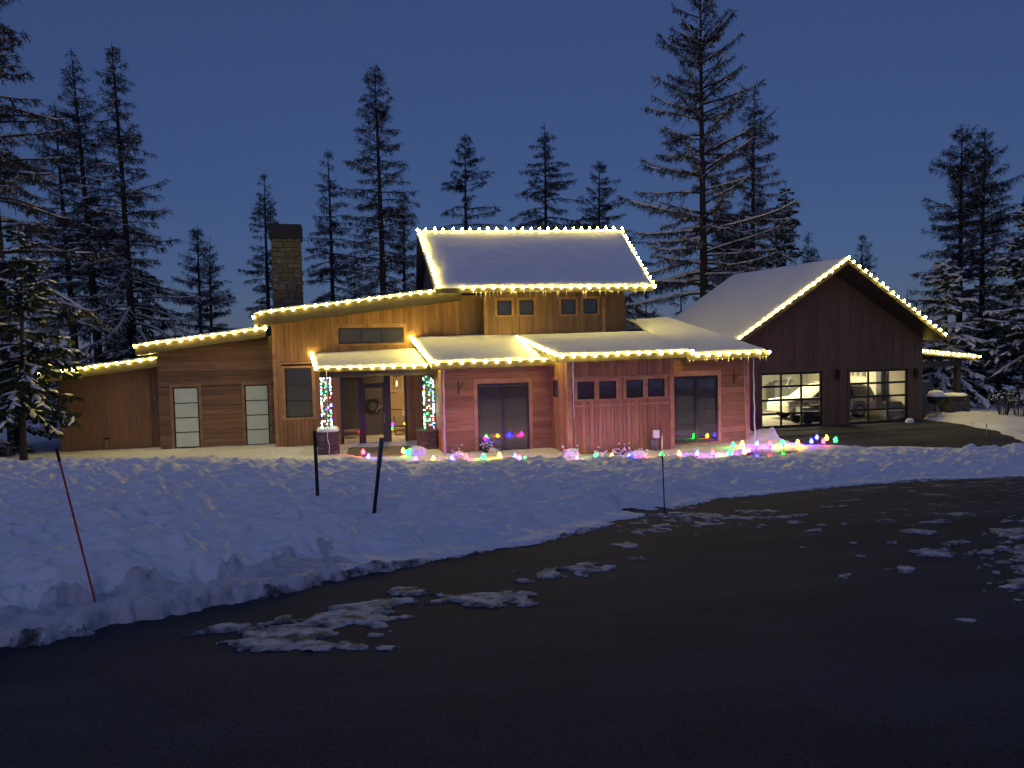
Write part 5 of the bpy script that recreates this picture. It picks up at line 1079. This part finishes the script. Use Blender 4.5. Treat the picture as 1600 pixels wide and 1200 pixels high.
def larch_mesh(seed, H, R, b0=0.2, dens=5.5, e_top=35, e_bot=-12, droop=0.25, upturn=0.14, snow=0.5, lean=(0, 0), twig=7.0, power=0.8, thick=1.0, irregular=0.35):
    r = np.random.default_rng(seed); B, L, rel, az = branch_set(r, H, b0, R, dens, e_top, e_bot, droop, upturn, power, lean=lean, irregular=irregular); g = Geo(); n, k = B.shape[:2]
    rad = (0.010 + 0.011 * L)[:, None] * np.linspace(1, 0.28, k)[None] * thick
    g.segs(B[:, :-1].reshape(-1, 3), B[:, 1:].reshape(-1, 3), rad[:, :-1].ravel(), rad[:, 1:].ravel(), 3, 0)
    bi, t, p, d, side = twigs_on(r, B, L, twig); m = len(bi); sg = np.where(r.random(m) < 0.5, -1.0, 1.0)[:, None]
    dv = d * r.uniform(0.3, 0.9, (m, 1)) + side * sg * r.uniform(0.4, 1.1, (m, 1)) + np.array([[0, 0, 1.0]]) * r.normal(-0.38, 0.35, (m, 1)); dv /= np.linalg.norm(dv, axis=1, keepdims=True)
    tl = (0.20 + 0.30 * r.random(m)) * (0.6 + 0.18 * np.minimum(L[bi], 4)) * (1.15 - 0.5 * t); q = p + dv * tl[:, None]; q2 = q + (dv + np.array([[0, 0, -0.35]])) * tl[:, None] * 0.5
    g.segs(p, q, 0.014 * thick, 0.010 * thick, 2, 0); g.segs(q, q2, 0.010 * thick, 0.006 * thick, 2, 0)
    for _ in range(6):
        w = r.random((m, 1)); s0 = p + (q - p) * w; dd = dv * 0.5 + r.normal(0, 0.6, (m, 3)) + np.array([[0, 0, -0.55]]); dd /= np.linalg.norm(dd, axis=1, keepdims=True); s1 = s0 + dd * (0.12 + 0.18 * r.random((m, 1))); sd = np.cross(dd, r.normal(0, 1, (m, 3))); sd /= np.linalg.norm(sd, axis=1, keepdims=True) + 1e-9
        g.flat(s0, s1, sd * 0.011 * thick, 0)
    if snow > 0:
        pr = snow * (1.15 - rel)[:, None] * np.ones((1, k - 1)); mk = (r.random((n, k - 1)) < pr); mk[:, 0] &= r.random(n) < 0.6
        o = np.array([0, 0, 1.0]) * (rad[:, :-1, None] * 0.8 + 0.012 + 0.012 * snow); P0 = (B[:, :-1] + o)[mk]; P1 = (B[:, 1:] + o)[mk]; rr = (rad[:, :-1] * 0.85 + 0.014 + 0.022 * snow)[mk]; g.segs(P0, P1, rr, rr * 0.75, 3, 1)
        mt_ = r.random(m) < snow * 0.7 * (1.15 - rel[bi]); o2 = np.array([[0, 0, 0.018]]); g.segs((p + o2)[mt_], (q + o2)[mt_], 0.016 + 0.012 * snow, 0.014 + 0.008 * snow, 3, 1)
    return trunk_mesh(r, H, 0.011 * H + 0.03, lean), g.mesh('crown', [M['twig'], M['snow']])
def spruce_mesh(seed, H, R, b0=0.06, dens=9, snow=0.8, e_top=25, e_bot=-25, droop=0.22, upturn=0.1, lean=(0, 0), per_m=9, power=0.85, needle_w=0.055, lump=1.0):
    r = np.random.default_rng(seed); B, L, rel, az = branch_set(r, H, b0, R, dens, e_top, e_bot, droop, upturn, power, irregular=0.28, lean=lean); g = Geo(); n, k = B.shape[:2]
    rad = (0.010 + 0.009 * L)[:, None] * np.linspace(1, 0.25, k)[None]; g.segs(B[:, :-1].reshape(-1, 3), B[:, 1:].reshape(-1, 3), rad[:, :-1].ravel(), rad[:, 1:].ravel(), 3, 0)
    bi, t, p, d, side = twigs_on(r, B, L, per_m, 0.1); m = len(bi); sg = np.where(r.random(m) < 0.5, -1.0, 1.0)[:, None]
    dv = d * r.uniform(0.5, 1.0, (m, 1)) + side * sg * r.uniform(0.4, 1.0, (m, 1)) + np.array([[0, 0, 1.0]]) * r.normal(-0.35, 0.25, (m, 1)); dv /= np.linalg.norm(dv, axis=1, keepdims=True); tl = (0.25 + 0.3 * r.random(m)) * (0.7 + 0.2 * np.minimum(L[bi], 3)) * (1.2 - 0.55 * t); q = p + dv * tl[:, None]
    for w in range(3):
        sd = np.cross(dv, r.normal(0, 1, (m, 3))); sd /= np.linalg.norm(sd, axis=1, keepdims=True) + 1e-9; jit = r.normal(0, 0.05, (m, 3)); g.flat(p, q + jit, sd * needle_w, 2)
    for w in range(4):
        f = r.random((m, 1)); s0 = p + (q - p) * f; dd = dv * 0.6 + r.normal(0, 0.55, (m, 3)); dd /= np.linalg.norm(dd, axis=1, keepdims=True); sd = np.cross(dd, r.normal(0, 1, (m, 3))); sd /= np.linalg.norm(sd, axis=1, keepdims=True) + 1e-9; g.flat(s0, s0 + dd * (0.10 + 0.13 * r.random((m, 1))), sd * needle_w * 0.45, 2)
    if snow > 0:
        mk = r.random(m) < snow * 0.55; c = (p * 0.5 + q * 0.5)[mk] + np.array([[0, 0, 0.045]]); sz = r.random(mk.sum()); g.lumps(c, dv[mk], (0.10 + 0.22 * sz) * lump, (0.05 + 0.085 * r.random(mk.sum())) * lump, (0.035 + 0.06 * sz) * lump, 1)
        mb = r.random((n, k - 1)) < snow * 0.75; mid = (B[:, :-1] * 0.5 + B[:, 1:] * 0.5)[mb] + np.array([[0, 0, 0.06]]); dd = (B[:, 1:] - B[:, :-1])[mb]; ll = np.linalg.norm(dd, axis=1); g.lumps(mid, dd, ll * 0.72 * lump, (0.06 + 0.10 * r.random(len(ll))) * lump, (0.05 + 0.06 * r.random(len(ll))) * lump, 1)
    return trunk_mesh(r, H, 0.012 * H + 0.02, lean), g.mesh('crown', [M['twig'], M['snow'], M['needle']])
def plant_tree(kind, xb, ytop, s, lab, seed, xtop=None, R=2.0, name=None, **kw):
    b = S(xb, 600, s); gz = min(bz(b.x, b.y), 0.3); base = Vector((b.x, b.y, gz)); tp = S(xtop if xtop is not None else xb, ytop, s); H = tp.z - gz
    # lateral lean measured against a true vertical at the base
    lat = (tp - base).dot(r0) / H; lean = (lat * r0.x, lat * r0.y)
    if kind == 'L': R *= 1.45; kw['dens'] = kw.get('dens', 5.5) * 1.45; kw['twig'] = kw.get('twig', 7.0) * 1.6; kw['droop'] = kw.get('droop', 0.25) + 0.10; kw['snow'] = min(1.0, kw.get('snow', 0.5) * 1.35 + 0.05); kw['thick'] = kw.get('thick', 1.0) * 1.2
    else: R *= 1.15
    tr, cr = (larch_mesh if kind == 'L' else spruce_mesh)(seed, H, R, lean=lean, **kw)
    t = thing(name or ('larch_tree' if kind == 'L' else 'spruce_tree'), base, lab, 'tree', 'conifers behind the house'); link('trunk', tr, t); link('crown', cr, t); return t
# left group
plant_tree('L', 22, -170, 31, 'tallest bare larch at the left picture edge, its top out of view', 101, xtop=-30, R=3.0, b0=0.18, snow=0.55, dens=5.5, thick=1.25, droop=0.32)
plant_tree('S', 30, 365, 26.5, 'snow loaded young spruce in front of the left end of the house', 102, xtop=38, R=2.3, b0=0.22, dens=11, snow=0.55, per_m=12)
plant_tree('S', -40, 420, 28, 'dark snow flecked spruce cut by the left picture edge', 103, R=2.4, b0=0.1, dens=10, snow=0.5)
plant_tree('L', 124, 165, 43, 'thin leaning larch second from left, left of the twin tall ones', 104, xtop=98, R=2.6, b0=0.25, snow=0.4)
plant_tree('L', 160, 85, 42, 'tall slim larch behind the left end wing, left of the bushier one', 105, xtop=127, R=2.3, b0=0.3, snow=0.35)
plant_tree('L', 215, 75, 41, 'tall bushy larch behind the left wing with drooping lower boughs', 106, xtop=188, R=2.7, b0=0.12, snow=0.55, dens=6.5, droop=0.35)
plant_tree('S', 225, 420, 44, 'dark spruce with broad boughs behind the low left roof', 107, R=2.6, snow=0.45)
plant_tree('S', 180, 500, 40, 'small snowy spruce low between the left larch trunks', 108, R=1.7, snow=0.8)
plant_tree('L', 90, 480, 50, 'small slim larch low in the gap left of the end wing', 109, R=1.4, b0=0.1)
plant_tree('L', 318, 350, 55, 'left of two short larches standing close together left of the chimney', 110, xtop=312, R=2.6, b0=0.05, snow=0.3)
plant_tree('L', 332, 370, 57, 'right of two short larches standing close together left of the chimney', 111, R=2.2, b0=0.05, snow=0.3)
plant_tree('L', 424, 270, 58, 'slim larch partly hidden behind the stone chimney', 112, xtop=417, R=2.0, b0=0.1, snow=0.2, droop=0.4)
plant_tree('L', 523, 237, 55, 'mid sized larch right of the chimney with arched boughs', 113, xtop=517, R=2.6, b0=0.15, snow=0.25, droop=0.5)
plant_tree('L', 604, 107, 48, 'tall narrow larch left of the upper roof', 114, xtop=590, R=2.3, b0=0.12, snow=0.3, dens=7, droop=0.45, power=0.6)
plant_tree('L', 632, 295, 55, 'short snowy larch close right of the tall narrow one', 115, R=2.0, b0=0.05, snow=0.7)
plant_tree('L', 556, 400, 50, 'small bare sapling just above the long roof edge', 116, R=1.2, b0=0.1, snow=0.6)
plant_tree('L', 731, 210, 60, 'broad larch with sweeping boughs, left of three behind the upper ridge', 117, xtop=728, R=3.6, b0=0.3, snow=0.12, droop=0.5, dens=5, twig=8)
plant_tree('L', 854, 198, 60, 'broad larch with sweeping boughs, middle of three behind the upper ridge', 118, xtop=850, R=3.6, b0=0.3, snow=0.1, droop=0.55, dens=4.5, twig=8)
plant_tree('L', 935, 252, 62, 'smaller larch, right of three behind the upper ridge', 119, R=4.2, b0=0.3, snow=0.1, droop=0.5, twig=8)
plant_tree('L', 1008, 440, 60, 'small bare larch seen under the right end of the upper eave', 120, R=1.9, b0=0.05, snow=0.1, dens=4)
plant_tree('L', 1101, -30, 45, 'largest larch, bare and snow lined, standing behind the middle roofs', 121, xtop=1087, R=4.0, b0=0.12, snow=0.75, e_top=40, e_bot=-18, droop=0.12, dens=4.6, twig=7, thick=1.25, power=0.62)
plant_tree('L', 1175, 140, 48, 'slim snowy larch just right of the largest one', 122, xtop=1171, R=2.7, b0=0.1, snow=0.7, droop=0.45, dens=6.5)
plant_tree('L', 1128, 305, 52, 'snowy young larch between the largest larch and the slim one', 123, R=2.2, b0=0.05, snow=0.85, dens=7)
plant_tree('L', 1150, 370, 54, 'short frosty larch low behind the garage ridge', 124, R=2.2, b0=0.03, snow=0.9, dens=7)
plant_tree('S', 1223, 290, 50, 'white frosted spruce behind the garage roof', 125, R=2.0, snow=1.0, dens=10, lump=1.1)
plant_tree('L', 1258, 362, 66, 'thin sapling above the garage roof left of its peak', 126, R=0.8, b0=0.3, snow=0.0)
plant_tree('L', 1268, 385, 68, 'small larch above the garage roof just right of the thin sapling', 127, R=1.6, b0=0.3, snow=0.05)
plant_tree('L', 1343, 367, 70, 'small larch peeping over the garage peak', 128, R=2.0, b0=0.3, snow=0.0, droop=0.1)
plant_tree('L', 1062, 425, 52, 'faint bare sapling left of the largest larch trunk', 129, R=1.2, b0=0.1, snow=0.1, dens=3)
# right group
plant_tree('S', 1478, 400, 41, 'heavily snow laden spruce right behind the lean-to roof', 130, xtop=1472, R=2.6, snow=1.0, dens=11, lump=1.5, droop=0.4)
plant_tree('L', 1496, 200, 46, 'left of two tall slim larches at the right', 131, xtop=1493, R=2.4, b0=0.1, snow=0.35, dens=6.5, power=0.55)
plant_tree('L', 1532, 207, 45, 'right of two tall slim larches at the right', 132, xtop=1527, R=2.5, b0=0.1, snow=0.35, dens=6.5, power=0.55, droop=0.35)
plant_tree('S', 1602, 300, 40, 'large snowy spruce at the right picture edge', 133, R=3.0, snow=0.7, dens=10, lump=1.3)
plant_tree('S', 1555, 480, 43, 'dark snowy spruce low between the two larches and the right edge', 134, R=2.2, snow=0.7, lump=1.2)
plant_tree('S', 1515, 500, 47, 'low dark spruce behind the stone counter', 135, R=2.2, snow=0.6)
plant_tree('S', 1440, 560, 52, 'small shadowy spruce behind the lean-to opening', 136, R=1.8, snow=0.7)
plant_tree('S', 1660, 250, 44, 'tall spruce just outside the right picture edge', 137, R=3.0, snow=0.5)
# distant woods as one mass: low conifers far behind at both sides
g = Geo(); r = np.random.default_rng(55)
pos = [(r.uniform(-500, 400), r.uniform(62, 92)) for _ in range(110)] + [(r.uniform(1330, 2150), r.uniform(60, 90)) for _ in range(110)] + [(r.uniform(400, 1330), r.uniform(85, 110)) for _ in range(60)]
for x, s in pos:
    b = S(x, 600, s); H = r.uniform(4, 8.5) * (0.62 if 380 < x < 1340 else 1); n = 46; h = H * r.random(n); az = r.random(n) * 6.283; L = (0.22 * H) * (1 - h / H) + 0.2
    p0 = np.stack([np.full(n, b.x), np.full(n, b.y), h], -1); d = np.stack([np.cos(az) * L, np.sin(az) * L, -0.35 * L], -1); sd = np.stack([-np.sin(az), np.cos(az), np.zeros(n)], -1) * (L * 0.34)[:, None]
    g.flat(p0 + d, p0, sd * 0.55, 0); g.segs(np.array([[b.x, b.y, -0.3]]), np.array([[b.x, b.y, H]]), 0.1, 0.02, 4, 0)
    k = r.random(n) < 0.4; g.flat((p0 + d * 0.9 + np.array([[0, 0, 0.08]]))[k], (p0 + d * 0.3 + np.array([[0, 0, 0.08]]))[k], sd[k] * 0.3, 1)
tag(link('far_wood', g.mesh('far_wood', [M['farneedle'], M['snow']])), 'dark distant wood of low conifers behind both ends of the house', 'woods', kind='stuff')
# shrubs
def shrub(px, py, lab, w, h, n=26, cap=True, seed=0, z=0.0, mat='twig', berries=0, snowdots=14):
    p = G(px, py, 0.03); r = np.random.default_rng(seed); t = thing('shrub', (p.x, p.y, 0), lab, 'shrub', 'small snowy shrubs near the house'); g = Geo()
    a = r.random(n) * 6.283; o = np.stack([np.cos(a), np.sin(a), np.zeros(n)], -1); P0 = np.array([[p.x, p.y, 0.0]]) + o * w * 0.2; P1 = P0 + o * (w * r.uniform(0.3, 0.8, (n, 1))) + np.array([[0, 0, 1.0]]) * h * r.uniform(0.7, 1.25, (n, 1)); g.segs(P0, P1, 0.009, 0.005, 3, 0)
    P2 = P1 + r.normal(0, 0.12, (n, 3)); g.segs(P0 * 0.4 + P1 * 0.6, P2, 0.006, 0.004, 3, 0)
    V0 = wpos(t); 
    for v in g.V: v -= np.array(V0)
    link('stems', g.mesh('stems', [M[mat]]), t)
    g = Geo(); k = r.random(n) < snowdots / n; C = np.concatenate([P1[k], P2[k]]); m = len(C)
    if m: g.lumps(C, r.normal(0, 1, (m, 3)), r.uniform(0.03, 0.07, m), r.uniform(0.03, 0.05, m), r.uniform(0.02, 0.05, m), 0); g.V = [v - np.array(V0) for v in g.V]; tag(link('snow_tufts', g.mesh('snow_tufts', [M['snow']]), t), kind='stuff')
    if cap: heap('snow_cap', p.x, p.y, 0.06, w, w * 0.8, h * 1.15, 'snow', t, seed=seed)
shrub(653, 716, 'big shrub under a rounded snow cap before the right stone pier', 0.36, 0.34, seed=1); shrub(717, 717, 'low snow capped shrub under the left wall bracket', 0.3, 0.2, seed=2); shrub(760, 712, 'leafy shrub at the left edge of the left sliding door', 0.16, 0.45, cap=False, seed=3, mat='needle', n=60, snowdots=12)
shrub(893, 717, 'round snow mound on a shrub at the corner of the board wall', 0.3, 0.3, seed=4); shrub(968, 715, 'sparse twiggy shrub under the gap between second and third square windows', 0.25, 0.28, cap=False, seed=5); shrub(998, 716, 'snow capped shrub left of the utility post', 0.34, 0.2, seed=6); shrub(935, 716, 'small snow dusted shrub under the first square windows', 0.22, 0.16, seed=7)
shrub(770, 709, 'snow clump on a small shrub before the left sliding door', 0.2, 0.16, seed=13)
shrub(12, 718, 'bare twiggy bush at the foot of the young spruce at the left', 0.5, 0.6, cap=False, seed=8, n=40, snowdots=3)
shrub(1568, 655, 'tall dry stems holding warm lit snow clumps at the far right', 0.5, 1.2, cap=False, seed=9, n=50, snowdots=26); shrub(1592, 656, 'dry flower stems with snow clumps at the right picture edge', 0.5, 1.1, cap=False, seed=10, n=40, snowdots=22); shrub(1490, 628, 'shrub with warm lit snow tufts behind the lean-to post', 0.4, 1.3, cap=False, seed=11, n=40, snowdots=24)
